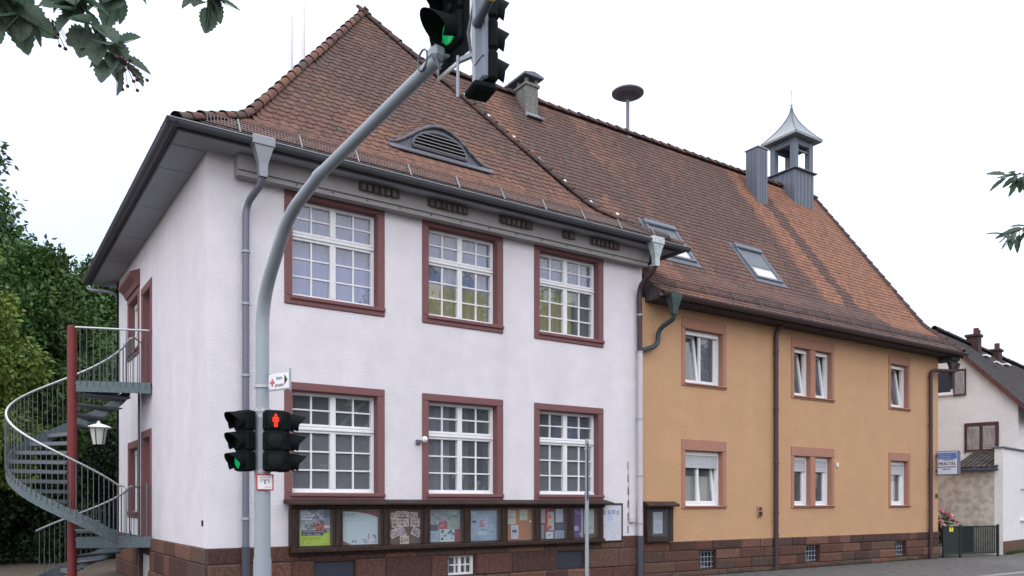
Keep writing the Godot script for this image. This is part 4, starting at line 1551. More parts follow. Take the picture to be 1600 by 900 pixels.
func blank(w: int, h: int, c: Color) -> Image:
	var im := Image.create(w, h, false, Image.FORMAT_RGB8)
	im.fill(c)
	return im


func notice_boards() -> void:
	var t := thing("notice_board", "long dark brown wooden notice board with eight glazed bays under lavender wall's ground floor windows", "notice board")
	var xs := [1.30, 2.03, 2.88, 3.65, 4.48, 5.29, 6.06, 6.87, 7.66]
	var f := MB.new()
	for i in xs.size():
		var hw := 0.045 if i < 8 else 0.05
		f.span(Vector3(xs[i] - hw, 0.92, 0.04), Vector3(xs[i] + hw, 1.555, 0.15), 0.01)
		if i < 8:
			# the doors' inner rails
			f.span(Vector3(xs[i] + 0.046, 0.925, 0.07), Vector3(xs[i] + 0.085, 1.55, 0.138), 0.008)
			f.span(Vector3(xs[i + 1] - 0.085, 0.925, 0.07), Vector3(xs[i + 1] - 0.046, 1.55, 0.138), 0.008)
	f.span(Vector3(1.24, 0.84, 0.02), Vector3(7.74, 0.921, 0.17), 0.014)
	f.span(Vector3(1.24, 1.552, 0.02), Vector3(7.74, 1.625, 0.165), 0.014)
	f.span(Vector3(1.24, 0.922, 0.021), Vector3(1.254, 1.551, 0.15), 0.002)
	put("frame", f, M.board_wood, t)
	var r := MB.new()
	r.extrude(PackedVector2Array([Vector2(0, 1.628), Vector2(0.27, 1.615), Vector2(0.27, 1.645), Vector2(0, 1.70)]), Transform3D(Basis(Vector3(0, 0, 1), Vector3(0, 1, 0), Vector3(-1, 0, 0)), Vector3(7.86, 0, 0.024)), 6.70)
	put("little_roof", r, M.brown_wood, t)
	var k := MB.new()
	k.span(Vector3(1.24, 0.80, 0.024), Vector3(7.70, 0.839, 0.10), 0.01)
	put("ledge", k, M.board_wood, t)
	for i in 8:
		var b := MB.new()
		b.span(Vector3(xs[i] + 0.046, 0.925, 0.024), Vector3(xs[i + 1] - 0.046, 1.55, 0.036))
		put("back_panel", b, M.cork if i == 5 else M.board_back, t)
		put("pane", quad_mesh(xs[i + 1] - xs[i] - 0.17, 0.60), M.glass, t, Transform3D(Basis(), Vector3(xs[i] + 0.085, 0.94, 0.118)))
	var z := 0.045
	# bay 1: poster with photo above and lime green below
	var im := blank(128, 160, Color(0.50, 0.56, 0.62))
	blotches(im, 0, 0, 128, 36, [Color(0.42, 0.50, 0.62), Color(0.6, 0.66, 0.72), Color(0.36, 0.42, 0.5)], 24, 22)
	blotches(im, 0, 50, 70, 40, [Color(0.55, 0.62, 0.60), Color(0.36, 0.40, 0.40), Color(0.66, 0.70, 0.68)], 30, 14)
	blotches(im, 56, 14, 46, 70, [Color(0.32, 0.33, 0.42), Color(0.55, 0.52, 0.6), Color(0.7, 0.66, 0.7), Color(0.2, 0.2, 0.26)], 34, 9)
	blotches(im, 66, 62, 40, 30, [Color(0.75, 0.30, 0.12), Color(0.62, 0.22, 0.10), Color(0.20, 0.18, 0.22)], 14, 12)
	for q in [[6, 8, 40], [10, 22, 52], [6, 36, 46]]:
		rect(im, q[0], q[1], q[2], 9, Color(0.88, 0.9, 0.92))
		text_lines(im, q[0] + 3, q[1] + 3, q[2] - 6, 1, 6, Color(0.25, 0.32, 0.5))
	rect(im, 104, 72, 24, 8, Color(0.9, 0.9, 0.9))
	rect(im, 0, 92, 128, 68, Color(0.66, 0.78, 0.10))
	for i in 40:
		rect(im, 88 + i, 92, 1, int(i * 0.4), Color(0.55, 0.70, 0.12))
	rect(im, 8, 92, 106, 12, Color(0.10, 0.14, 0.26))
	rect(im, 8, 104, 92, 11, Color(0.10, 0.14, 0.26))
	text_lines(im, 13, 97, 92, 1, 6, Color(0.92, 0.94, 0.96))
	text_lines(im, 13, 108, 82, 1, 6, Color(0.92, 0.94, 0.96))
	text_lines(im, 12, 122, 80, 3, 6, Color(0.30, 0.42, 0.10))
	text_lines(im, 14, 144, 40, 2, 6, Color(0.40, 0.5, 0.15))
	blotches(im, 88, 136, 26, 18, [Color(0.25, 0.36, 0.1), Color(0.8, 0.86, 0.4)], 8, 4)
	sheet("poster", t, im, 1.415, 0.95, 1.925, 1.53, z, 0.0, "lime green poster with a photograph in its upper half")
	# bay 2: pale sheet with magenta corners and chevrons
	im = blank(160, 136, Color(0.72, 0.80, 0.83))
	for x in 160:
		var top := int(26.0 * pow(x / 160.0, 2.4))
		rect(im, x, 0, 1, top, Color(0.50, 0.06, 0.22))
		if x < 42:
			rect(im, x, 136 - int(20.0 * (1.0 - x / 42.0)), 1, 22, Color(0.50, 0.06, 0.22))
	text_lines(im, 8, 10, 56, 2, 12, Color(0.55, 0.35, 0.38))
	text_lines(im, 8, 14, 48, 1, 12, Color(0.45, 0.25, 0.28))
	text_lines(im, 10, 36, 90, 1, 8, Color(0.55, 0.62, 0.68))
	for q in [0, 13]:
		for i in 9:
			rect(im, 44 + q + (i if i < 5 else 8 - i), 118 + i, 5, 1, Color(0.08, 0.15, 0.16))
	blotches(im, 112, 92, 42, 38, [Color(0.45, 0.36, 0.5), Color(0.8, 0.72, 0.82), Color(0.32, 0.26, 0.42), Color(0.84, 0.85, 0.88)], 46, 4)
	blotches(im, 88, 112, 26, 18, [Color(0.5, 0.3, 0.4), Color(0.75, 0.66, 0.7), Color(0.36, 0.5, 0.5)], 20, 4)
	sheet("poster", t, im, 2.125, 0.945, 2.775, 1.50, z, 0.0, "pale sheet with magenta corners and two dark chevrons")
	# bay 3: pinned photographs and cards on brown
	var spots := [[3.02, 1.42, 0.20, 0.10, 0.06], [3.22, 1.45, 0.22, 0.10, 0.0], [3.43, 1.43, 0.2, 0.1, -0.05], [3.10, 1.30, 0.14, 0.16, 0.08], [3.25, 1.30, 0.22, 0.14, 0.0], [3.48, 1.30, 0.18, 0.14, -0.03], [3.08, 1.12, 0.17, 0.14, 0.45], [3.22, 1.14, 0.13, 0.19, 0.5], [3.50, 1.13, 0.18, 0.14, -0.45], [3.27, 1.0, 0.17, 0.14, 0.0]]
	for i in spots.size():
		var s: Array = spots[i]
		im = blank(48, 36, Color(0.76, 0.72, 0.68) if i != 7 else Color(0.72, 0.68, 0.78))
		blotches(im, 4, 4, 40, 28, [Color(0.5, 0.42, 0.42), Color(0.68, 0.6, 0.56), Color(0.36, 0.26, 0.28), Color(0.6, 0.56, 0.6)], 16, 6)
		text_lines(im, 6, 8, 34, 4, 6, Color(0.35, 0.28, 0.28))
		sheet("card", t, im, s[0] - s[2] / 2, s[1] - s[3] / 2, s[0] + s[2] / 2, s[1] + s[3] / 2, z + 0.0012 * i, s[4])
	# bay 4: collage in green grey, pink and magenta
	im = blank(120, 144, Color(0.55, 0.62, 0.62))
	blotches(im, 0, 0, 120, 60, [Color(0.48, 0.58, 0.56), Color(0.65, 0.70, 0.70), Color(0.40, 0.50, 0.55), Color(0.6, 0.56, 0.64)], 40, 12)
	blotches(im, 70, 36, 50, 50, [Color(0.48, 0.56, 0.52), Color(0.54, 0.62, 0.58)], 16, 14)
	rect(im, 36, 56, 34, 30, Color(0.60, 0.25, 0.32))
	blotches(im, 40, 48, 28, 30, [Color(0.66, 0.3, 0.36), Color(0.26, 0.18, 0.22), Color(0.7, 0.42, 0.44)], 14, 7)
	rect(im, 42, 88, 56, 56, Color(0.70, 0.78, 0.80))
	blotches(im, 46, 90, 50, 48, [Color(0.08, 0.12, 0.18), Color(0.75, 0.8, 0.82), Color(0.2, 0.4, 0.42), Color(0.62, 0.70, 0.72)], 26, 8)
	rect(im, 98, 88, 22, 56, Color(0.52, 0.10, 0.22))
	rect(im, 0, 66, 34, 28, Color(0.30, 0.26, 0.30))
	rect(im, 0, 96, 34, 44, Color(0.60, 0.68, 0.76))
	text_lines(im, 4, 102, 26, 5, 6, Color(0.3, 0.36, 0.48))
	sheet("poster", t, im, 3.76, 0.945, 4.39, 1.52, z, 0.0, "collage poster with pink and magenta pictures")
	# bay 5: pale blue papers
	im = blank(120, 144, Color(0.50, 0.60, 0.70))
	blotches(im, 0, 0, 120, 144, [Color(0.54, 0.64, 0.72), Color(0.48, 0.58, 0.68), Color(0.56, 0.66, 0.70)], 30, 26)
	for i in 14:
		rect(im, 2 + i * 2, 4 + (i * 7) % 18, 6, 2, Color(0.85, 0.88, 0.9))
	rect(im, 38, 26, 42, 60, Color(0.62, 0.66, 0.80))
	text_lines(im, 42, 31, 32, 2, 6, Color(0.25, 0.28, 0.55))
	rect(im, 42, 46, 22, 32, Color(0.60, 0.45, 0.48))
	blotches(im, 42, 48, 22, 28, [Color(0.4, 0.28, 0.32), Color(0.68, 0.52, 0.54), Color(0.72, 0.7, 0.72)], 10, 6)
	rect(im, 10, 48, 18, 10, Color(0.14, 0.2, 0.42))
	rect(im, 0, 62, 30, 18, Color(0.58, 0.64, 0.76))
	rect(im, 36, 98, 40, 20, Color(0.62, 0.74, 0.78))
	for q in 4:
		rect(im, 84, 70 + q * 20, 34, 2, Color(0.66, 0.76, 0.82))
	text_lines(im, 86, 30, 28, 6, 6, Color(0.42, 0.5, 0.62))
	sheet("poster", t, im, 4.60, 0.945, 5.18, 1.50, z, 0.0, "pale blue papers covering their bay")
	# bay 6: sheets on cork
	for s in [[5.40, 1.24, 5.61, 1.50], [5.70, 1.31, 5.88, 1.51], [5.50, 0.96, 5.67, 1.22]]:
		im = blank(64, 96, Color(0.74, 0.76, 0.68) if s[0] != 5.5 else Color(0.74, 0.74, 0.80))
		text_lines(im, 6, 8, 50, 13, 6, Color(0.50, 0.53, 0.56))
		if s[0] == 5.5:
			rect(im, 10, 34, 40, 18, Color(0.10, 0.22, 0.50))
		else:
			rect(im, 0, 46, 64, 3, Color(0.25, 0.27, 0.3))
		sheet("paper", t, im, s[0], s[1], s[2], s[3], z + (0.004 if s[0] == 5.5 else 0.0))
	var pin := MB.new()
	pin.span(Vector3(5.93, 1.27, 0.036), Vector3(5.97, 1.30, 0.05), 0.006)
	put("paper_tag", pin, M.sign_white, t)
	# bay 7: bright handbills
	var bills := [[6.16, 1.25, 6.30, 1.52, Color(0.66, 0.60, 0.66), 0], [6.31, 1.10, 6.52, 1.53, Color(0.62, 0.66, 0.76), 1], [6.56, 1.26, 6.74, 1.52, Color(0.70, 0.72, 0.78), 2], [6.16, 0.95, 6.28, 1.22, Color(0.42, 0.52, 0.58), 3], [6.32, 0.94, 6.50, 1.08, Color(0.72, 0.75, 0.78), 4], [6.53, 0.94, 6.77, 1.10, Color(0.52, 0.60, 0.68), 5], [6.56, 1.12, 6.76, 1.23, Color(0.14, 0.16, 0.28), 6]]
	for s in bills:
		im = blank(64, 96, s[4])
		if s[5] == 1:
			rect(im, 0, 0, 18, 96, Color(0.62, 0.12, 0.12))
			rect(im, 20, 0, 44, 14, Color(0.50, 0.10, 0.26))
			blotches(im, 16, 20, 26, 60, [Color(0.78, 0.55, 0.15), Color(0.75, 0.35, 0.18), Color(0.8, 0.66, 0.3)], 16, 9)
			blotches(im, 6, 68, 40, 26, [Color(0.66, 0.16, 0.22), Color(0.82, 0.8, 0.82)], 10, 8)
		elif s[5] == 4:
			blotches(im, 10, 40, 44, 30, [Color(0.12, 0.12, 0.14), Color(0.8, 0.8, 0.8)], 8, 9)
		else:
			text_lines(im, 6, 8, 52, 12, 7, Color(0.36, 0.4, 0.52) if s[5] != 6 else Color(0.5, 0.52, 0.6))
		sheet("handbill", t, im, s[0], s[1], s[2], s[3], z + 0.001 * s[5])
	# bay 8: purple banner and a greenish sheet
	im = blank(56, 128, Color(0.22, 0.08, 0.44))
	text_lines(im, 8, 8, 40, 3, 7, Color(0.72, 0.62, 0.8))
	rect(im, 6, 78, 28, 20, Color(0.60, 0.60, 0.68))
	rect(im, 0, 0, 5, 128, Color(0.72, 0.7, 0.76))
	rect(im, 50, 0, 6, 128, Color(0.72, 0.7, 0.76))
	blotches(im, 36, 80, 14, 40, [Color(0.8, 0.8, 0.82), Color(0.3, 0.3, 0.34)], 8, 5)
	sheet("banner", t, im, 6.97, 0.95, 7.24, 1.53, z)
	im = blank(64, 96, Color(0.62, 0.70, 0.66))
	rect(im, 0, 90, 64, 6, Color(0.76, 0.76, 0.62))
	rect(im, 58, 0, 6, 96, Color(0.76, 0.76, 0.62))
	blotches(im, 34, 66, 14, 12, [Color(0.45, 0.56, 0.56)], 6, 5)
	sheet("paper", t, im, 7.28, 1.02, 7.53, 1.51, z)

	# white information board next to it
	var w := thing("information_board", "white paper board in thin brown frame right of the long notice board", "notice board")
	var wf := MB.new()
	wf.span(Vector3(7.75, 0.835, 0.024), Vector3(8.31, 0.865, 0.06), 0.006)
	wf.span(Vector3(7.75, 1.60, 0.024), Vector3(8.31, 1.635, 0.065), 0.006)
	wf.span(Vector3(7.75, 0.866, 0.024), Vector3(7.775, 1.599, 0.059), 0.005)
	wf.span(Vector3(8.28, 0.866, 0.024), Vector3(8.31, 1.599, 0.059), 0.005)
	put("frame", wf, M.board_wood, w)
	im = blank(128, 160, Color(0.84, 0.86, 0.90))
	for q in [[4, 26, 16], [30, 24, 24], [60, 22, 26], [92, 26, 22]]:
		rect(im, q[0], q[1], q[2], 20, Color(0.70, 0.73, 0.84))
		text_lines(im, q[0] + 2, q[1] + 3, q[2] - 3, 3, 6, Color(0.35, 0.38, 0.55))
	rect(im, 32, 46, 34, 26, Color(0.74, 0.80, 0.92))
	text_lines(im, 6, 84, 14, 3, 6, Color(0.5, 0.4, 0.52))
	text_lines(im, 34, 80, 80, 8, 7, Color(0.76, 0.78, 0.86))
	blotches(im, 66, 126, 14, 14, [Color(0.30, 0.55, 0.40), Color(0.5, 0.7, 0.58)], 6, 4)
	text_lines(im, 62, 146, 26, 1, 6, Color(0.3, 0.5, 0.4))
	sheet("printed_sheet", w, im, 7.776, 0.866, 8.279, 1.599, 0.045)

	# single case on the orange wall
	var s1 := thing("notice_case", "small dark notice case with little roof on ochre wall beside downpipe", "notice board")
	var sf := MB.new()
	sf.span(Vector3(8.93, 0.80, 0.02), Vector3(9.05, 1.58, 0.15), 0.014)
	sf.span(Vector3(9.58, 0.80, 0.02), Vector3(9.70, 1.58, 0.15), 0.014)
	sf.span(Vector3(9.05, 0.80, 0.02), Vector3(9.58, 0.93, 0.148), 0.014)
	sf.span(Vector3(9.05, 1.50, 0.02), Vector3(9.58, 1.58, 0.148), 0.014)
	put("frame", sf, M.brown_wood, s1)
	var sr := MB.new()
	sr.extrude(PackedVector2Array([Vector2(0, 1.582), Vector2(0.24, 1.56), Vector2(0.25, 1.585), Vector2(0.10, 1.67), Vector2(0, 1.67)]), Transform3D(Basis(Vector3(0, 0, 1), Vector3(0, 1, 0), Vector3(-1, 0, 0)), Vector3(9.76, 0, 0.02)), 0.90)
	put("little_roof", sr, M.brown_wood, s1)
	var sk := MB.new()
	sk.tube([Vector3(9.76, 1.60, 0.08), Vector3(9.88, 1.60, 0.08)], 0.018, 8)
	sk.lathe([Vector2(0.0, -0.035), Vector2(0.033, -0.015), Vector2(0.033, 0.015), Vector2(0.0, 0.035)], Vector3(9.90, 1.60, 0.08), 10)
	put("side_knob", sk, M.brown_wood, s1)
	var sb := MB.new()
	sb.span(Vector3(9.05, 0.93, 0.02), Vector3(9.58, 1.50, 0.04))
	put("back_panel", sb, M.dark_board, s1)
	im = blank(72, 112, Color(0.70, 0.76, 0.80))
	text_lines(im, 8, 8, 56, 6, 6, Color(0.45, 0.5, 0.52))
	text_lines(im, 8, 58, 56, 7, 6, Color(0.48, 0.52, 0.56))
	blotches(im, 46, 16, 18, 26, [Color(0.62, 0.68, 0.58)], 8, 6)
	sheet("paper", s1, im, 9.19, 0.98, 9.46, 1.44, 0.046)
	put("pane", quad_mesh(0.53, 0.57), M.glass, s1, Transform3D(Basis(), Vector3(9.05, 0.93, 0.115)))


# ---------------------------------------------------------------- spiral staircase
func spiral_stair() -> void:
	var t := thing("spiral_staircase", "grey steel spiral staircase winding round a red post at the lavender house's side", "staircase", Vector3(-1.33, 0, -4.9))
	var r0 := 0.085
	var r1 := 1.07
	var post := MB.new()
	post.tube([Vector3(0, 0, 0), Vector3(0, 5.03, 0)], r0, 18)
	post.lathe([Vector2(0.0, 5.05), Vector2(0.06, 5.045), Vector2(0.088, 5.02)], Vector3.ZERO, 18)
	post.tube([Vector3(0, 0, 0), Vector3(0, 0.03, 0)], 0.17, 18)
	put("centre_post", post, M.stair_red, t)
	var at := func(deg: float, r: float, y: float) -> Vector3: return Vector3(cos(deg_to_rad(deg)) * r, y, sin(deg_to_rad(deg)) * r)
	# one wedge tread, shared
	var tread := MB.new()
	var span := 23.5
	var top := []
	for k in 5:
		top.append(at.call(span * k / 4.0, r1 - 0.012, 0.0))
	var poly := PackedVector2Array()
	for p in top:
		poly.append(Vector2(p.x, -p.z))
	poly.append(Vector2(cos(deg_to_rad(span * 0.7)) * 0.07, -sin(deg_to_rad(span * 0.7)) * 0.07))
	poly.append(Vector2(0.07, 0.0))
	tread.extrude(poly, Transform3D(Basis(Vector3(1, 0, 0), Vector3(0, 0, -1), Vector3(0, 1, 0)), Vector3(0, -0.03, 0)), 0.03)
	tread.bar(at.call(0.6, 0.1, -0.045), at.call(0.6, r1 - 0.02, -0.045), 0.012, 0.05)
	var tm := tread.mesh()
	# y at each angle: lower flight 240..350, landing 350..410, main flight 410..710 (=350)
	var climb := func(a: float) -> float:
		if a < 350.0:
			return 0.95 * (a - 232.0) / 118.0
		if a < 410.0:
			return 0.95
		return 0.95 + 3.0 * (a - 410.0) / 300.0
	for i in 5:
		put("tread", tm, M.stair_tread, t, Transform3D(Basis(Vector3.UP, -deg_to_rad(242.0 + i * 21.6)), Vector3(0, 0.16 * (i + 1), 0)))
	for i in 15:
		put("tread", tm, M.stair_tread, t, Transform3D(Basis(Vector3.UP, -deg_to_rad(410.0 + i * 20.0)), Vector3(0, 0.95 + 0.1875 * (i + 1), 0)))
	# helical outer strings and handrails
	for fl in [[240.0, 350.0], [410.0, 708.0]]:
		var s := MB.new()
		var hr := []
		var n := int((fl[1] - fl[0]) / 6.0)
		for i in n:
			var a: float = lerpf(fl[0], fl[1], float(i) / n)
			var b: float = lerpf(fl[0], fl[1], float(i + 1) / n)
			var ya: float = climb.call(a)
			var yb: float = climb.call(b)
			for rr in [[r1, 1], [r1 + 0.012, 0]]:
				var p := [at.call(a, rr[0], ya - 0.12), at.call(b, rr[0], yb - 0.12), at.call(b, rr[0], yb + 0.12), at.call(a, rr[0], ya + 0.12)]
				if rr[1]:
					s.quad(p[0], p[1], p[2], p[3])
				else:
					s.quad(p[1], p[0], p[3], p[2])
			s.quad(at.call(a, r1, ya + 0.12), at.call(b, r1, yb + 0.12), at.call(b, r1 + 0.012, yb + 0.12), at.call(a, r1 + 0.012, ya + 0.12))
			s.quad(at.call(a, r1 + 0.012, ya - 0.12), at.call(b, r1 + 0.012, yb - 0.12), at.call(b, r1, yb - 0.12), at.call(a, r1, ya - 0.12))
		put("outer_string", s, M.stair_grey, t)
		var off := 1.02
		for i in n + 1:
			var a: float = lerpf(fl[0], fl[1], float(i) / n)
			hr.append(at.call(a, r1 + 0.005, climb.call(a) + off))
		if fl[0] < 300.0:
			hr.append(at.call(354.0, r1 + 0.06, 0.95 + off))
			hr.append(Vector3(1.3, 0.95 + off, -0.62))
		else:
			hr.insert(0, at.call(405.0, r1 + 0.06, 0.95 + off - 0.02))
			hr.append(at.call(712.0, r1 + 0.06, 3.95 + off))
			hr.append(Vector3(1.3, 3.95 + off, -0.62))
		var h := MB.new()
		h.tube(hr, 0.021, 8)
		put("handrail", h, M.rail, t)
	var bal := MB.new()
	bal.tube([Vector3(0, 0.0, 0), Vector3(0, 1.0, 0)], 0.0075, 6)
	var bm := bal.mesh()
	var a := 244.0
	while a < 350.0:
		put("baluster", bm, M.baluster, t, Transform3D(Basis(), at.call(a, r1 + 0.02, climb.call(a) + 0.02)))
		a += 5.0
	a = 412.0
	while a < 708.0:
		put("baluster", bm, M.baluster, t, Transform3D(Basis(), at.call(a, r1 + 0.02, climb.call(a) + 0.02)))
		a += 5.0
	# landings from the post to the wall doors
	for y in [0.95, 3.95]:
		var l := MB.new()
		var pl := PackedVector2Array([Vector2(0.03, 0.06), Vector2(1.31, 0.55 if y > 2 else 0.62), Vector2(1.31, -0.70), Vector2(0.93, -0.80), Vector2(0.05, -0.04)])
		for i in pl.size():
			pl[i].y = -pl[i].y
		l.extrude(pl, Transform3D(Basis(Vector3(1, 0, 0), Vector3(0, 0, -1), Vector3(0, 1, 0)), Vector3(0, y - 0.03, 0)), 0.03)
		put("landing", l, M.stair_tread, t)
		var e := MB.new()
		var f0 := Vector3(0.06, y - 0.07, 0.08)
		var f1 := Vector3(1.30, y - 0.07, 0.57 if y > 2 else 0.64)
		e.bar(f0, f1, 0.014, 0.21)
		e.bar(Vector3(0.06, y - 0.06, -0.05), Vector3(0.93, y - 0.06, -0.82), 0.014, 0.18)
		put("landing_edge", e, M.stair_grey, t)
		if y > 2:
			var g := MB.new()
			g.tube([Vector3(0.0, y + 1.06, 0.02), f0 + Vector3(0.02, 1.13, 0.0), f1 + Vector3(-0.03, 1.12, 0.0)], 0.021, 8)
			put("handrail", g, M.rail, t)
			for i in 11:
				put("baluster", bm, M.baluster, t, Transform3D(Basis().scaled(Vector3(1, 1.1, 1)), f0.lerp(f1, (i + 0.6) / 11.4) + Vector3(0, 0.0, 0.01)))
			for i in 6:
				put("baluster", bm, M.baluster, t, Transform3D(Basis().scaled(Vector3(1, 1.0, 1)), Vector3(1.28, y - 0.0, -0.80).lerp(Vector3(0.95, y, -0.82), i / 5.0)))
		else:
			for i in 5:
				put("baluster", bm, M.baluster, t, Transform3D(Basis(), Vector3(1.28, y, -0.72).lerp(Vector3(0.98, y, -0.80), i / 4.0)))
	var st := MB.new()
	st.tube([Vector3(1.27, 0.0, -0.55), Vector3(1.27, 3.93, -0.55)], 0.022, 8)
	st.tube([Vector3(1.24, 0.95, 0.52), Vector3(1.24, 2.02, 0.52)], 0.022, 8)
	put("support_post", st, M.baluster, t)


func wall_lantern() -> void:
	var t := thing("wall_lantern", "unlit lantern with frosted panes and pale hat on curled iron bracket at house corner", "wall lamp", Vector3(-0.40, 3.0, -8.80))
	var b := MB.new()
	b.tube([Vector3(0.40, -0.05, 0.1), Vector3(0.22, -0.02, 0.05), Vector3(0.08, -0.16, 0.0), Vector3(0.0, -0.10, 0), Vector3(0, 0.0, 0)], 0.014, 6)
	b.tube([Vector3(0.38, -0.32, 0.1), Vector3(0.2, -0.28, 0.05), Vector3(0.06, -0.15, 0.0)], 0.012, 6)
	for i in 4:
		b.tube([Vector3(0.33 + 0.02 * i, -0.20 + 0.16 * i, 0.09), Vector3(0.41, -0.18 + 0.16 * i, 0.1)], 0.03 - 0.004 * i, 6)
	b.span(Vector3(0.385, -0.38, 0.05), Vector3(0.402, 0.40, 0.15), 0.004)
	put("bracket", b, M.signal_black, t)
	var c := MB.new()
	c.lathe([Vector2(0.0, 0.0), Vector2(0.13, 0.0), Vector2(0.14, 0.03)], Vector3.ZERO, 6)
	for k in 6:
		var a := TAU * k / 6
		c.bar(Vector3(cos(a) * 0.135, 0.02, sin(a) * 0.135), Vector3(cos(a) * 0.205, 0.42, sin(a) * 0.205), 0.016, 0.016)
	put("cage", c, M.signal_black, t)
	var g := MB.new()
	g.lathe([Vector2(0.128, 0.03), Vector2(0.198, 0.415)], Vector3.ZERO, 6)
	put("lamp_glass", g, M.lamp_glass, t)
	var h := MB.new()
	h.lathe([Vector2(0.20, 0.41), Vector2(0.30, 0.425), Vector2(0.30, 0.44), Vector2(0.15, 0.50), Vector2(0.05, 0.53), Vector2(0.03, 0.58), Vector2(0.0, 0.60)], Vector3.ZERO, 12)
	put("hat", h, M.sign_white, t)


func flood_light() -> void:
	var t := thing("flood_light", "small white ball-shaped lamp on a bracket by middle ground floor window", "wall lamp", Vector3(3.56, 2.72, 0.0))
	var b := MB.new()
	b.span(Vector3(-0.05, -0.06, 0.0), Vector3(0.03, 0.03, 0.05), 0.012)
	b.tube([Vector3(-0.01, -0.02, 0.04), Vector3(0.04, 0.02, 0.10)], 0.016, 8)
	put("bracket", b, M.signal_grey, t)
	var h := MB.new()
	h.lathe([Vector2(0, -0.055), Vector2(0.035, -0.045), Vector2(0.055, -0.01), Vector2(0.055, 0.01), Vector2(0.035, 0.045), Vector2(0, 0.055)], Vector3(0.07, 0.035, 0.12), 14)
	put("lamp_head", h, M.sign_white, t)


# ---------------------------------------------------------------- traffic signals
func signal_head(called: String, label: String, at: Vector3, yaw: float, size: float, lit: String, plate: bool, visor := 0.2, deep := 0.13) -> Node3D:
	var t := thing(called, label, "traffic light", at, yaw, "traffic light heads on the signal mast")
	var w := 0.26 * size
	var h := 0.73 * size
	var d := deep * size
	var pitch := 0.236 * size
	var r := 0.095 * size
	var b := MB.new()
	for i in 3:
		b.box(Vector3(0, (1 - i) * pitch, -d / 2), Vector3(w, pitch - 0.006, d), 0.02 * size)
	b.box(Vector3(0, 0, -d * 0.5), Vector3(w * 0.86, h * 0.98, d * 0.8), 0.02)
	put("housing", b, M.signal_black, t)
	if plate:
		var p := MB.new()
		p.box(Vector3(0, 0, -0.045), Vector3(w * 1.75, h * 1.30, 0.012), 0.004)
		put("backing_plate", p, M.signal_black, t)
		var e := MB.new()
		var hw := w * 0.875
		var hh := h * 0.65
		for s in [-1, 1]:
			e.box(Vector3(s * hw, 0, -0.045), Vector3(0.035, hh * 2 + 0.03, 0.024), 0.008)
			e.box(Vector3(0, s * hh, -0.045), Vector3(hw * 2 - 0.035, 0.035, 0.024), 0.008)
		put("white_border", e, M.sign_white, t)
	for i in 3:
		var y := (1 - i) * pitch
		var l := MB.new()
		var dome := []
		for k in 5:
			var a := PI * 0.5 * k / 4.0
			dome.append(Vector2(r * cos(a), 0.02 * sin(a)))
		l.x = Transform3D(Basis(Vector3.RIGHT, PI / 2), Vector3(0, y, 0.004))
		l.lathe(dome, Vector3.ZERO, 16)
		var lens: Material = M.lens_dark
		if lit == "green" and i == 2:
			lens = M.lens_green
		var lo := put("lens", l, lens, t)
		if lens == M.lens_green:
			lo.set_meta("label", "lit green lens")
		var v := MB.new()
		var arc := TAU * 0.74
		var n := 18
		for k in n:
			# hood: longest on top, cut back to the sides
			var a0 := PI / 2 - arc / 2 + arc * k / n
			var a1 := PI / 2 - arc / 2 + arc * (k + 1) / n
			var l0 := visor * size * (0.45 + 0.55 * maxf(0.0, sin(a0)))
			var l1 := visor * size * (0.45 + 0.55 * maxf(0.0, sin(a1)))
			for rr in [r * 1.12, r * 1.17]:
				var pa := Vector3(cos(a0) * rr, y + sin(a0) * rr, 0.0)
				var pb := Vector3(cos(a1) * rr, y + sin(a1) * rr, 0.0)
				var drop := Vector3(0, -0.03 * size, 0)
				v.quad(pa, pb, pb + Vector3(0, 0, l1) + drop, pa + Vector3(0, 0, l0) + drop)
		put("hood", v, M.signal_black if size < 1.1 else M.signal_grey, t)
	return t


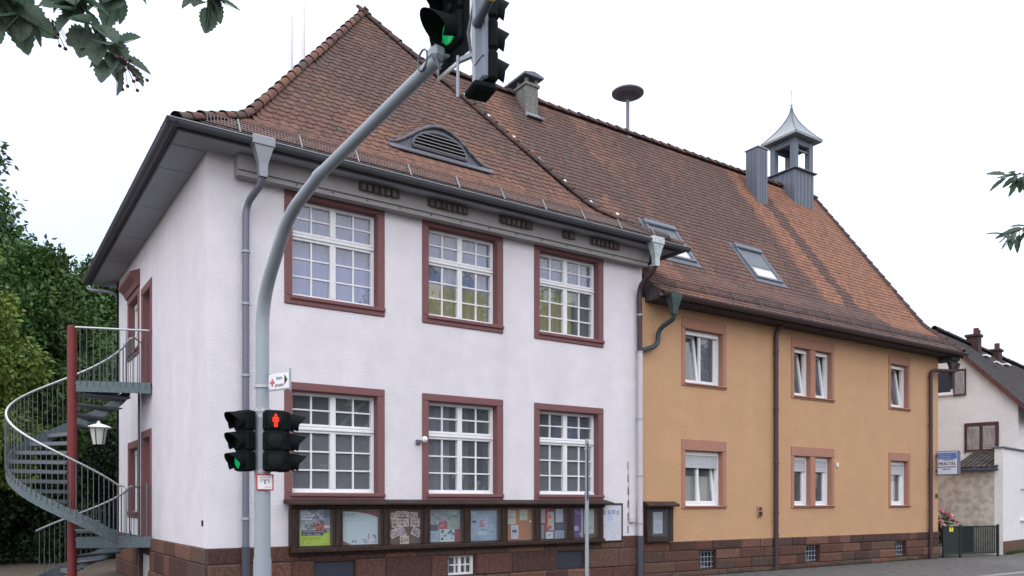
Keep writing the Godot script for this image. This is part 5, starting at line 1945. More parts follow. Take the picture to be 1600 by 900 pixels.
func signal_mast() -> void:
	var t := thing("signal_mast", "tall grey galvanised signal mast with curved arm reaching over the road", "signal mast", Vector3(-0.098, 0, 3.08))
	var b := MB.new()
	b.tube([Vector3(0, -0.1, 0), Vector3(0, 0.98, 0), Vector3(0, 1.0, 0)], [0.103, 0.103, 0.094], 20)
	b.tube([Vector3(0, 1.0, 0), Vector3(0, 2.74, 0), Vector3(0, 2.76, 0)], [0.094, 0.090, 0.079], 20, false)
	var arm := Curve3D.new()
	arm.add_point(Vector3(0, 2.76, 0))
	arm.add_point(Vector3(0, 3.65, 0), Vector3(0, -0.3, 0), Vector3(0, 0.52, 0))
	arm.add_point(Vector3(0, 4.60, 0.72), Vector3(0, -0.30, -0.36), Vector3(0, 0.22, 0.28))
	arm.add_point(Vector3(0, 4.895, 1.86), Vector3(0, -0.05, -0.45), Vector3(0, 0.008, 0.3))
	arm.add_point(Vector3(0, 4.935, 4.28))
	var path := Array(arm.tessellate(5, 3))
	var rad := []
	for p in path:
		rad.append(lerpf(0.077, 0.056, clampf(p.z / 1.86, 0, 1)) if p.z < 1.9 else 0.049)
	b.tube(path, rad, 18)
	b.tube([Vector3(0, 4.893, 1.80), Vector3(0, 4.897, 1.95)], 0.061, 18)
	put("pole", b, M.galv, t)
	var c := MB.new()
	for y in [2.74, 3.02, 2.02, 2.66]:
		c.lathe([Vector2(0.082, -0.02), Vector2(0.096, -0.018), Vector2(0.096, 0.018), Vector2(0.082, 0.02)], Vector3(0, y, 0), 16)
	put("clamp", c, M.galv_light, t)
	var a := MB.new()
	# brackets to the lower heads
	for y in [2.05, 2.70]:
		a.bar(Vector3(-0.05, y, 0.0), Vector3(-0.19, y, 0.02), 0.04, 0.03)
		a.bar(Vector3(0.05, y, 0.0), Vector3(0.17, y, 0.02), 0.04, 0.03)
		a.bar(Vector3(0.02, y, 0.07), Vector3(0.04, y, 0.16), 0.05, 0.03)
	put("bracket", a, M.signal_black, t)
	var e := MB.new()
	# clamp and upright that carries the overhead heads
	e.box(Vector3(0.0, 4.98, 4.27), Vector3(0.12, 0.11, 0.12), 0.03)
	e.tube([Vector3(0.0, 4.96, 4.28), Vector3(0.12, 4.98, 4.30), Vector3(0.12, 6.0, 4.30)], 0.03, 10)
	e.tube([Vector3(0.12, 5.92, 4.30), Vector3(0.10, 5.92, 4.66)], 0.026, 10)
	e.tube([Vector3(0.10, 4.62, 4.66), Vector3(0.10, 6.0, 4.66)], 0.026, 10)
	e.tube([Vector3(0.07, 4.60, 4.46), Vector3(0.07, 4.90, 4.46)], 0.012, 8)
	for q in 5:
		e.box(Vector3(-0.03 + q * 0.018, 5.05 + 0.012 * (q % 2), 4.24 + 0.01 * q), Vector3(0.012, 0.07, 0.012))
	e.bar(Vector3(0.12, 5.35, 4.30), Vector3(0.09, 5.35, 4.36), 0.03, 0.025)
	e.bar(Vector3(0.09, 4.88, 4.44), Vector3(0.10, 4.84, 4.64), 0.03, 0.03)
	for y in [4.66, 5.12]:
		e.bar(Vector3(0.10, y, 4.66), Vector3(0.13, y, 4.75), 0.03, 0.025)
	put("head_carrier", e, M.galv, t)
	var w := MB.new()
	var loop := []
	for i in 13:
		var q := TAU * i / 12.0
		loop.append(Vector3(-0.05, 4.98 + 0.075 * sin(q), 4.14 + 0.075 * cos(q)))
	w.tube(loop, 0.008, 6, false)
	w.tube([Vector3(-0.02, 4.93, 4.30), Vector3(-0.02, 4.86, 4.33), Vector3(0.0, 4.84, 4.33)], 0.012, 6)
	w.tube([Vector3(0.10, 5.2, 4.63), Vector3(0.07, 5.0, 4.60), Vector3(0.10, 4.8, 4.62), Vector3(0.13, 4.62, 4.68)], 0.010, 6)
	put("cable", w, M.signal_grey, t)
	var y := MB.new()
	y.tube([Vector3(0.04, 4.97, 4.76), Vector3(0.02, 5.04, 4.98)], 0.033, 10)
	put("stub_tube", y, M.signal_grey, t)
	var yc := MB.new()
	yc.tube([Vector3(0.02, 5.04, 4.98), Vector3(0.016, 5.055, 5.03)], 0.036, 10)
	put("yellow_cap", yc, M.yellow, t)

	signal_head("traffic_light", "black traffic light low on mast's left side, green lit, hoods facing left", Vector3(-0.36, 2.37, 3.09), deg_to_rad(-68), 1.0, "green", false, 0.19)
	signal_head("traffic_light", "black traffic light low on mast's right side, only its three hoods showing", Vector3(0.20, 2.37, 3.11), deg_to_rad(88), 1.0, "none", false, 0.22)
	var p := signal_head("pedestrian_light", "pedestrian light facing the street with a glowing red standing figure", Vector3(-0.035, 2.365, 3.37), deg_to_rad(-10), 1.0, "none", false, 0.015)
	var m := MB.new()
	var z := 0.032
	m.box(Vector3(0, 0.236 + 0.055, z), Vector3(0.026, 0.03, 0.006), 0.01)
	m.box(Vector3(0, 0.236 + 0.008, z), Vector3(0.044, 0.06, 0.006), 0.008)
	m.box(Vector3(-0.030, 0.236 + 0.005, z), Vector3(0.010, 0.055, 0.006), 0.003)
	m.box(Vector3(0.030, 0.236 + 0.005, z), Vector3(0.010, 0.055, 0.006), 0.003)
	m.box(Vector3(-0.011, 0.236 - 0.052, z), Vector3(0.016, 0.06, 0.006), 0.004)
	m.box(Vector3(0.011, 0.236 - 0.052, z), Vector3(0.016, 0.06, 0.006), 0.004)
	put("red_figure", m, M.figure_red, p)
	signal_head("traffic_light", "large overhead traffic light with white-edged backing plate and lit green lens at arm's end", Vector3(-0.05, 5.35, 7.46), deg_to_rad(-88), 1.0, "green", true, 0.24)
	var o := signal_head("traffic_light", "overhead traffic light turned away to the right, its grey back showing", Vector3(0.085, 4.90, 7.83), deg_to_rad(80), 0.92, "none", false, 0.13, 0.07)
	var bk := MB.new()
	bk.box(Vector3(0, 0.02, -0.085), Vector3(0.19, 0.66, 0.05), 0.015)
	bk.box(Vector3(0, 0.10, -0.11), Vector3(0.192, 0.006, 0.012))
	bk.box(Vector3(0, -0.16, -0.11), Vector3(0.192, 0.006, 0.012))
	put("back_cover", bk, M.head_back, o)
	var bb := MB.new()
	bb.box(Vector3(0, -0.365, -0.09), Vector3(0.2, 0.06, 0.18), 0.02)
	put("cable_box", bb, M.signal_black, o)

	# surgery sign on the pole, reading along the arm
	var s := thing("direction_sign", "small white direction sign with red cross and black arrow on signal mast", "sign", Vector3(-0.05, 3.06, 3.18), 0.36)
	var sb := MB.new()
	sb.span(Vector3(-0.006, -0.09, 0.0), Vector3(0.006, 0.09, 0.36), 0.003)
	put("plate", sb, M.sign_white, s)
	var sf := MB.new()
	sf.bar(Vector3(0, -0.098, -0.06), Vector3(0, -0.098, 0.39), 0.014, 0.014)
	sf.bar(Vector3(0, 0.098, -0.06), Vector3(0, 0.098, 0.02), 0.014, 0.014)
	sf.tube([Vector3(0, -0.12, 0.38), Vector3(0, 0.13, 0.38)], 0.011, 8)
	put("holder", sf, M.galv, s)
	var side := Basis(Vector3(0, 0, 1), Vector3(0, 1, 0), Vector3(-1, 0, 0))
	var cr := MB.new()
	cr.span(Vector3(-0.0085, -0.055, 0.055), Vector3(-0.0062, 0.035, 0.083))
	cr.span(Vector3(-0.0086, -0.024, 0.028), Vector3(-0.0063, 0.004, 0.110))
	put("red_cross", cr, M.sign_pink, s)
	var ar := MB.new()
	ar.extrude(PackedVector2Array([Vector2(0.285, -0.06), Vector2(0.338, 0.0), Vector2(0.285, 0.06)]), Transform3D(side, Vector3(-0.0062, 0.01, 0)), 0.002)
	put("arrow", ar, M.sign_black, s)
	for q in [["Arzt-", 0.035], ["praxis", -0.045]]:
		lettering("lettering", q[0], 0.052, s, Transform3D(side, Vector3(-0.0064, q[1], 0.195)), M.sign_black)

	var n := thing("notice_plate", "small red-framed notice plate strapped to the signal mast below the heads", "sign", Vector3(-0.10, 1.885, 3.185), deg_to_rad(-14))
	var nb := MB.new()
	nb.box(Vector3.ZERO, Vector3(0.195, 0.19, 0.010), 0.004)
	put("frame", nb, M.sign_red, n)
	var nw := MB.new()
	nw.box(Vector3(0, 0, 0.006), Vector3(0.165, 0.16, 0.004), 0.001)
	put("plate", nw, M.sign_white, n)
	var nt := MB.new()
	nt.box(Vector3(0, 0.028, 0.0085), Vector3(0.10, 0.008, 0.002))
	nt.box(Vector3(0, 0.0, 0.0085), Vector3(0.012, 0.045, 0.002))
	nt.box(Vector3(0.045, 0.005, 0.0085), Vector3(0.008, 0.03, 0.002))
	nt.box(Vector3(-0.045, 0.005, 0.0085), Vector3(0.03, 0.004, 0.002))
	put("green_emblem", nt, M.gate, n)
	var nl := MB.new()
	for i in 7:
		nl.box(Vector3(-0.055 + i * 0.018, 0.056, 0.0085), Vector3(0.012, 0.012, 0.002))
		if i > 2:
			nl.box(Vector3(-0.05 + i * 0.018, -0.055, 0.0085), Vector3(0.013, 0.008, 0.002))
	put("small_print", nl, M.sign_pink, n)


func lettering(called: String, text: String, size: float, parent: Node, at: Transform3D, m: Material, bold := true) -> void:
	var f := SystemFont.new()
	f.font_names = PackedStringArray(["Droid Sans"])
	f.font_weight = 700 if bold else 400
	var tm := TextMesh.new()
	tm.text = text
	tm.font = f
	tm.font_size = 64
	tm.pixel_size = size / 64.0
	tm.depth = 0.002
	put(called, tm, m, parent, at)


func kerb_sign() -> void:
	var t := thing("sign_post", "slim grey post with narrow dark sign seen edge-on before the notice board", "sign", Vector3(4.997, 0, 2.906))
	var b := MB.new()
	b.tube([Vector3(0, -0.05, 0), Vector3(0, 2.62, 0)], 0.030, 12)
	b.lathe([Vector2(0.03, 2.62), Vector2(0.018, 2.635), Vector2(0.0, 2.64)], Vector3.ZERO, 12)
	put("post", b, M.galv, t)
	var s := MB.new()
	s.x = Transform3D(Basis(Vector3.UP, atan2(0.638, -0.776) + 0.20), Vector3(0.035, 0, 0.0))
	s.box(Vector3(0.03, 2.13, 0.0), Vector3(0.012, 0.90, 0.22), 0.004)
	put("plate", s, M.cast_iron, t)
	var c := MB.new()
	for y in [1.78, 2.48]:
		c.lathe([Vector2(0.031, -0.02), Vector2(0.042, -0.018), Vector2(0.042, 0.018), Vector2(0.031, 0.02)], Vector3(0, y, 0), 12)
	put("clamp", c, M.galv, t)


func siren() -> void:
	var t := thing("siren", "grey mushroom-shaped siren disc on a thin mast above the roof ridge", "siren", Vector3(12.63, 11.9, -4.54))
	var m := MB.new()
	m.tube([Vector3(0, -0.2, 0), Vector3(0, 1.36, 0)], 0.05, 12)
	m.lathe([Vector2(0.052, 0.20), Vector2(0.14, 0.16), Vector2(0.17, 0.10)], Vector3.ZERO, 14)
	put("mast", m, M.pipe_grey, t)
	var d := MB.new()
	d.lathe([Vector2(0.06, 1.26), Vector2(0.16, 1.31), Vector2(0.34, 1.36), Vector2(0.455, 1.425), Vector2(0.46, 1.46), Vector2(0.40, 1.50), Vector2(0.22, 1.555), Vector2(0.0, 1.58)], Vector3.ZERO, 28)
	put("horn_disc", d, M.siren, t)


# ---------------------------------------------------------------- neighbour beyond the gate
func neighbour() -> void:
	var o := Vector3(25.70, 0, -1.19)
	var t := thing("neighbour_house", "white roughcast gabled house with dark grey roof beyond the gate", "house", o, deg_to_rad(10.4))
	# local: x away along the house, z towards the street; gable at x = 0
	var ur := -1.36
	var yr := 7.66
	var ue := 1.16
	var ye := 5.0
	var gab := MB.new()
	var G := Basis(Vector3(0, 0, 1), Vector3(0, 1, 0), Vector3(-1, 0, 0))
	var u0 := 2.0 * ur - ue
	gab.extrude(PackedVector2Array([Vector2(u0, 0), Vector2(ue, 0), Vector2(ue, ye), Vector2(ur, yr), Vector2(u0, ye)]), Transform3D(G, Vector3(0.3, 0, 0)), 0.3)
	gab.wall(Transform3D(Basis(), Vector3(0.302, 0, ue - 0.002)), 12.0, ye - 0.02, [], 0.3)
	put("wall", gab, M.far_wall, t)
	var lo := MB.new()
	lo.wall(Transform3D(Basis(), Vector3(-2.0, 0.0, ue + 0.06)), 10.0, 3.36, [Rect2(2.02, 1.10, 0.8, 1.0)], 0.24)
	put("street_wall", lo, M.far_wall, t)
	var cap := MB.new()
	cap.span(Vector3(-2.06, 3.362, ue - 0.26), Vector3(8.1, 3.41, ue + 0.13), 0.01)
	put("wall_cap", cap, M.zinc_dark, t)
	var base := MB.new()
	base.span(Vector3(-1.99, 0.0, ue + 0.061), Vector3(8.0, 0.42, ue + 0.09), 0.006)
	put("plinth", base, M.sand[3], t)
	# lean-to against the gable
	var an := MB.new()
	an.wall(Transform3D(G, Vector3(-2.0, 0, -4.0)), 4.0 + ue - 0.18, 2.70, [], 0.25)
	put("annex_wall", an, M.beige_wall, t)
	var lr := group_node("annex_roof", t)
	var ld := MB.new()
	ld.extrude(PackedVector2Array([Vector2(-2.16, 2.72), Vector2(0.0, 3.28), Vector2(0.0, 3.32), Vector2(-2.16, 2.77)]), Transform3D(Basis(), Vector3(0, 0, -0.16)), 1.24)
	put("deck", ld, M.eave_wood, lr)
	var lp := []
	for i in 11:
		for k in 8:
			var p := Vector3(-2.08 + i * 0.19, 2.835 + i * 0.0495, -0.08 + k * 0.155)
			var up := Vector3(0.968, 0.25, 0)
			lp.append(Transform3D(Basis(Vector3(0, 0, -1), up, Vector3(0, 0, -1).cross(up)), p))
	var lc := []
	for i in lp.size():
		var j := rng.randf_range(0.7, 1.3)
		lc.append(Color(0.095 * j, 0.08 * j, 0.078 * j))
	many("roof_tiles", M.tile_plain, lp, lc, M.tile, lr)
	gutter(t, Vector3(-2.22, 2.72, 1.14), Vector3(-2.22, 2.72, -0.18), Vector3(-1, 0, 0), M.zinc_dark, 3)
	# windows of the gable: louvred shutters
	var w1 := group_node("window", t)
	var f := MB.new()
	f.span(Vector3(-0.03, 5.48, -1.50), Vector3(0.0, 5.52, -0.84), 0.004)
	f.span(Vector3(-0.03, 6.24, -1.50), Vector3(0.0, 6.29, -0.84), 0.004)
	f.span(Vector3(-0.031, 5.521, -0.885), Vector3(0.0, 6.239, -0.84), 0.004)
	f.span(Vector3(-0.09, 5.40, -1.56), Vector3(0.0, 5.475, -0.79), 0.01)
	put("frame", f, M.window_white, w1)
	var pn := MB.new()
	pn.span(Vector3(-0.012, 5.52, -1.5), Vector3(-0.006, 6.24, -0.885))
	put("dark_panel", pn, M.dark_board, w1)
	shutter(t, Vector3(-0.04, 5.36, -0.79), 0.40, 0.92)
	shutter(t, Vector3(-0.04, 3.40, -0.40), 0.47, 0.93)
	shutter(t, Vector3(-0.04, 3.40, 0.08), 0.47, 0.93)
	var w2 := group_node("window", t)
	var fr := MB.new()
	fr.span(Vector3(-0.06, 4.335, -0.45), Vector3(0.0, 4.385, 0.59), 0.006)
	fr.span(Vector3(-0.05, 3.36, -0.45), Vector3(0.0, 4.334, -0.405), 0.006)
	fr.span(Vector3(-0.05, 3.36, 0.555), Vector3(0.0, 4.334, 0.60), 0.006)
	put("frame", fr, M.far_frame, w2)
	var w3 := group_node("window", t)
	var f3 := MB.new()
	for q in [[0.02, 0.08], [0.40, 0.44], [0.74, 0.80]]:
		f3.span(Vector3(q[0] + 0.005, 1.105, ue - 0.08), Vector3(q[1] - 0.005, 2.095, ue - 0.02), 0.005)
	f3.span(Vector3(0.0, 1.02, ue - 0.04), Vector3(0.84, 1.095, ue + 0.13), 0.01)
	put("frame", f3, M.window_white, w3)
	var p3 := MB.new()
	p3.span(Vector3(0.02, 1.1, ue - 0.06), Vector3(0.82, 2.1, ue - 0.05))
	put("dark_panel", p3, M.dark_board, w3)
	# roof
	var roof := group_node("roof", t)
	var sl := (yr - ye) / (ue - ur)
	var dk := MB.new()
	for sgn in [1.0, -1.0]:
		var zc := func(u: float) -> float: return ur + (u - ur) * sgn
		var a := Vector3(-0.22, yr + 0.07, ur)
		var b := Vector3(-0.22, yr + 0.07 - sl * 3.0, zc.call(ur + 3.0))
		var l := Vector3(13.0, 0, 0)
		dk.quad(b, b + l, a + l, a)
		dk.quad(b - Vector3(0, 0.1, 0), b, a, a - Vector3(0, 0.1, 0))
		dk.quad(b - Vector3(0, 0.1, 0), b + l - Vector3(0, 0.1, 0), b + l, b)
	put("roof_deck", dk, M.eave_wood, roof)
	var vb := MB.new()
	for sgn in [1.0, -1.0]:
		vb.bar(Vector3(-0.24, yr + 0.03, ur), Vector3(-0.24, yr + 0.03 - sl * 3.0, ur + 3.0 * sgn), 0.03, 0.14)
	put("barge_board", vb, M.far_frame, roof)
	var pl := []
	var pc := []
	var up := Vector3(0, sl, -1).normalized()
	var nor := Vector3.RIGHT.cross(up)
	var n := int(3.0 * sqrt(1.0 + sl * sl) / 0.165)
	for i in n:
		for k in 72:
			var q := i * 0.165
			var u := ur + 3.0 - q / sqrt(1.0 + sl * sl)
			pl.append(Transform3D(Basis(Vector3.RIGHT, up, nor), Vector3(-0.12 + k * 0.18 + (0.09 if i % 2 else 0.0), yr + 0.125 - sl * (u - ur), u - 0.06)))
			var j := rng.randf_range(0.75, 1.25)
			pc.append(Color(0.062 * j, 0.058 * j, 0.062 * j))
	many("roof_tiles", M.tile_plain, pl, pc, M.tile, roof)
	for q in [[3.7, 0.42, 8.35], [6.5, 0.42, 8.15]]:
		var ch := group_node("chimney", t)
		var cb := MB.new()
		cb.span(Vector3(q[0], 7.2, ur - 0.1), Vector3(q[0] + q[1], q[2] - 0.3, ur + 0.32), 0.01)
		cb.span(Vector3(q[0] - 0.05, q[2] - 0.3, ur - 0.15), Vector3(q[0] + q[1] + 0.05, q[2] - 0.2, ur + 0.37), 0.01)
		put("shaft", cb, M.brick, ch)
		var cp := MB.new()
		cp.tube([Vector3(q[0] + 0.2, q[2] - 0.2, ur + 0.19), Vector3(q[0] + 0.2, q[2] + 0.04, ur + 0.19)], 0.1, 10)
		if q[0] < 4.0:
			cp.tube([Vector3(q[0] + 0.45, q[2] - 0.2, ur + 0.19), Vector3(q[0] + 0.45, q[2], ur + 0.19)], 0.09, 10)
		put("pot", cp, M.far_frame, ch)
		var cf := MB.new()
		cf.bar(Vector3(q[0] - 0.05, yr - 0.38, ur + 0.55), Vector3(q[0] + q[1] + 0.1, yr - 0.38, ur + 0.55), 0.14, 0.06)
		put("flashing", cf, M.sign_white, ch)
	var rh := MB.new()
	rh.bar(Vector3(3.4, yr - 0.72, ur + 0.98), Vector3(4.0, yr - 0.78, ur + 1.02), 0.12, 0.05)
	put("roof_hatch", rh, M.sign_white, roof)
	var rp := []
	for i in 14:
		rp.append(Vector3(-0.2 + i * 0.95, yr + 0.11, ur))
	cap_tiles(roof, rp, 0.10, [0, 0, 7])


func shutter(t: Node3D, at: Vector3, w: float, h: float) -> void:
	# louvred shutter leaf lying against the gable, at its lower corner towards the back
	var s := group_node("shutter", t, Transform3D(Basis(), at))
	var f := MB.new()
	f.span(Vector3(-0.03, 0, 0), Vector3(0.01, h, 0.045), 0.006)
	f.span(Vector3(-0.03, 0, w - 0.045), Vector3(0.01, h, w), 0.006)
	f.span(Vector3(-0.029, 0, 0.045), Vector3(0.009, 0.06, w - 0.045), 0.006)
	f.span(Vector3(-0.029, h - 0.05, 0.045), Vector3(0.009, h, w - 0.045), 0.006)
	put("frame", f, M.far_frame, s)
	var l := MB.new()
	var k := int((h - 0.11) / 0.055)
	for i in k:
		l.x = Transform3D(Basis(Vector3(0, 0, 1), 1.1), Vector3(-0.01, 0.09 + i * 0.055, w / 2))
		l.box(Vector3.ZERO, Vector3(0.052, 0.008, w - 0.09), 0.002)
	l.x = Transform3D()
	l.span(Vector3(0.008, 0.05, 0.04), Vector3(0.012, h - 0.05, w - 0.04))
	put("louvres", l, M.far_shutter, s)


func gate_and_hydrangea() -> void:
	var a := Vector3(20.95, 0, 0.05)
	var b := Vector3(23.22, 0, 0.58)
	var turn := atan2(-(b - a).z, (b - a).x)
	var g := thing("garden_gate", "dark green metal gate with upright bars between ochre house and beige annex", "gate", a, turn)
	var L := a.distance_to(b)
	var f := MB.new()
	for x in [0.04, 0.72, L - 0.04]:
		f.span(Vector3(x - 0.03, 0.0, -0.03), Vector3(x + 0.03, 0.98, 0.03), 0.006)
	for y in [0.10, 0.90]:
		f.span(Vector3(0.07, y, -0.02), Vector3(0.69, y + 0.045, 0.02), 0.005)
		f.span(Vector3(0.75, y, -0.02), Vector3(L - 0.07, y + 0.045, 0.02), 0.005)
	put("frame", f, M.gate, g)
	var bar := MB.new()
	bar.span(Vector3(-0.018, 0.145, -0.012), Vector3(0.018, 0.90, 0.012), 0.004)
	var bm := bar.mesh()
	var k := 0
	while 0.80 + k * 0.075 < L - 0.08:
		put("bar", bm, M.gate, g, Transform3D(Basis(), Vector3(0.80 + k * 0.075, 0, 0)))
		k += 1
	var p := MB.new()
	p.span(Vector3(0.07, 0.145, -0.010), Vector3(0.69, 0.90, 0.006))
	p.span(Vector3(0.75, 0.145, -0.026), Vector3(1.30, 0.90, -0.014))
	put("sheet_panel", p, M.gate, g)
	var n := MB.new()
	n.span(Vector3(0.26, 0.78, 0.010), Vector3(0.42, 0.96, 0.016), 0.002)
	var no := put("notice", n, M.yellow, g)
	no.set_meta("label", "small yellow notice")
	var nm := MB.new()
	nm.span(Vector3(0.325, 0.82, 0.0165), Vector3(0.345, 0.92, 0.019))
	put("notice_mark", nm, M.sign_black, g)

	var h := thing("hydrangea", "pink flowering hydrangea bush behind the gate at ochre house's corner", "shrub", Vector3(21.75, 0, -0.75))
	var st := MB.new()
	for i in 9:
		var q := rng.randf() * TAU
		st.tube([Vector3(cos(q) * 0.08, 0, sin(q) * 0.08), Vector3(cos(q) * 0.3, 0.55, sin(q) * 0.3), Vector3(cos(q) * 0.48, 1.0 + rng.randf() * 0.2, sin(q) * 0.48)], 0.014, 5)
	put("stem", st, M.bark, h)
	var lv := []
	var lc := []
	for i in 420:
		var d := Vector3(rng.randfn(), rng.randfn() * 0.75, rng.randfn()).normalized() * pow(rng.randf(), 0.45)
		lv.append(Transform3D(Basis.from_euler(Vector3(rng.randf() * 6, rng.randf() * 6, rng.randf() * 6)).scaled(Vector3.ONE * 0.75), Vector3(d.x * 0.72, 0.80 + d.y * 0.62, d.z * 0.72)))
		var j := rng.randf_range(0.7, 1.3)
		lc.append(Color(0.045 * j, 0.085 * j, 0.035 * j))
	many("leaves", spray_mesh(6, 0.16, 0.12, 0.075), lv, lc, M.leaf, h)
	var fl := MB.new()
	for i in 60:
		var d := Vector3(rng.randfn(), rng.randfn(), rng.randfn()).normalized()
		var r := 0.085
		var q := Basis.looking_at(d, Vector3.UP if absf(d.y) < 0.9 else Vector3.RIGHT)
		for m in 4:
			var v0 := q * (Vector3(cos(m * TAU / 4), sin(m * TAU / 4), 0.25).normalized() * 0.032)
			var v1 := q * (Vector3(cos((m + 1) * TAU / 4), sin((m + 1) * TAU / 4), 0.25).normalized() * 0.032)
			fl.tri(d * r, d * r + v0, d * r + v1)
	var fm := fl.mesh()
	for i in 52:
		var q := rng.randf() * TAU
		var e := rng.randf_range(-0.1, 1.2)
		var p2 := Vector3(cos(q) * 0.72 * cos(e), 0.86 + 0.60 * sin(e), sin(q) * 0.72 * cos(e))
		put("flower_head", fm, M.petal if rng.randf() < 0.6 else M.petal_pale, h, Transform3D(Basis().rotated(Vector3.UP, rng.randf() * 6).scaled(Vector3.ONE * rng.randf_range(0.75, 1.15)), p2))


func practice_sign() -> void:
	var t := thing("box_sign", "white projecting box sign with blue band at ochre house's far corner", "sign", Vector3(20.68, 2.44, 0.06))
	var b := MB.new()
	b.span(Vector3(-0.07, 0.0, 0.0), Vector3(0.07, 0.71, 0.62), 0.012)
	put("case", b, M.zinc_dark, t)
	var f := MB.new()
	f.span(Vector3(-0.078, 0.03, 0.03), Vector3(-0.0705, 0.68, 0.59), 0.003)
	put("face", f, mat(lin(0.62, 0.64, 0.74), 0.4), t)
	var bl := MB.new()
	bl.span(Vector3(-0.081, 0.47, 0.04), Vector3(-0.0783, 0.655, 0.58))
	put("blue_band", bl, mat(lin(0.10, 0.17, 0.42), 0.5), t)
	var bs := MB.new()
	for i in 3:
		bs.span(Vector3(-0.083, 0.50 + i * 0.045, 0.08), Vector3(-0.0812, 0.512 + i * 0.045, 0.42))
	put("pale_stripe", bs, mat(lin(0.35, 0.45, 0.65), 0.5), t)
	var side := Basis(Vector3(0, 0, 1), Vector3(0, 1, 0), Vector3(-1, 0, 0))
	lettering("lettering", "PRACTEL", 0.125, t, Transform3D(side, Vector3(-0.0795, 0.335, 0.31)), M.sign_black)
	# two further lines too small to read
	var s := MB.new()
	var z := 0.07
	for q in [[0.43, 0.20, 0.50], [0.225, 0.05, 0.56], [0.165, 0.17, 0.42]]:
		z = q[1]
		while z < q[2]:
			var l := rng.randf_range(0.012, 0.03)
			s.span(Vector3(-0.081, q[0], z), Vector3(-0.0784, q[0] + 0.028, z + l))
			z += l + 0.008
	put("small_print", s, M.sign_black, t)
	var m := MB.new()
	m.span(Vector3(-0.02, 0.1, -0.06), Vector3(0.02, 0.16, 0.0))
	m.span(Vector3(-0.02, 0.55, -0.06), Vector3(0.02, 0.61, 0.0))
	put("wall_bracket", m, M.cast_iron, t)


# ---------------------------------------------------------------- plants
func spray_mesh(leaves: int, reach: float, length: float, width: float) -> ArrayMesh:
	var b := MB.new()
	for i in leaves:
		var c := Vector3(rng.randfn(), rng.randfn() * 0.7, rng.randfn()).limit_length(1.6) * reach * 0.55
		var d := (c + Vector3(rng.randfn(), rng.randfn() - 0.5, rng.randfn()) * reach * 0.6).normalized()
		var s := d.cross(Vector3(rng.randfn(), 1.5, rng.randfn()).normalized()).normalized() * width * 0.5
		var fold := d.cross(s).normalized() * width * 0.14
		var l := length * rng.randf_range(0.75, 1.2)
		var j := rng.randf_range(0.82, 1.18)
		b.col = Color(j, j, j)
		b.tri(c, c + d * l * 0.45 + s + fold, c + d * l)
		b.tri(c, c + d * l, c + d * l * 0.45 - s + fold)
	return b.mesh()


func tree(called: String, label: String, at: Vector3, height: float, radius: float, trunk: float, low: float, color: Color, clumps: int, per: int, leaf: float, group := "") -> void:
	var t := thing(called, label, "tree" if trunk > 0.05 else "shrub", at, 0.0, group)
	var b := MB.new()
	var lean := Vector3(rng.randf_range(-0.4, 0.4), 0, rng.randf_range(-0.4, 0.4))
	b.tube([Vector3.ZERO, lean * 0.3 + Vector3(0, height * 0.35, 0), lean + Vector3(0, height * 0.85, 0)], [trunk, trunk * 0.72, trunk * 0.2], 9)
	var places := []
	var colors := []
	var lo := height * low
	for i in clumps:
		var y := rng.randf()
		var prof := sin(PI * clampf(0.12 + 0.86 * y, 0, 1)) * 0.85 + 0.2 * (1.0 - y)
		var q := rng.randf() * TAU
		var r := radius * prof * sqrt(rng.randf_range(0.15, 1.0))
		var c := Vector3(cos(q) * r, lo + (height - lo) * y, sin(q) * r) + lean * y
		if i % 4 == 0 and trunk > 0.05:
			var s := lean * 0.5 * y + Vector3(0, maxf(lo * 0.7, c.y * 0.7), 0)
			b.tube([s, s.lerp(c, 0.5) + Vector3(0, 0.2, 0), c], [trunk * 0.32, trunk * 0.18, trunk * 0.06], 5)
		var cr := radius * rng.randf_range(0.20, 0.36)
		var shade := rng.randf_range(0.72, 1.3)
		for k in per:
			var d := Vector3(rng.randfn(), rng.randfn() * 0.62, rng.randfn())
			d = d.normalized() * pow(rng.randf(), 0.5) * cr
			places.append(Transform3D(Basis.from_euler(Vector3(rng.randf_range(-0.6, 0.6), rng.randf() * TAU, rng.randf_range(-0.6, 0.6))).scaled(Vector3.ONE * rng.randf_range(0.7, 1.25)), c + d))
			var j := shade * rng.randf_range(0.75, 1.25)
			colors.append(Color(color.r * j * rng.randf_range(0.85, 1.15), color.g * j, color.b * j))
	put("trunk", b, M.bark, t)
	many("crown", spray_mesh(11, 0.30 * leaf, 0.15 * leaf, 0.085 * leaf), places, colors, M.leaf, t)


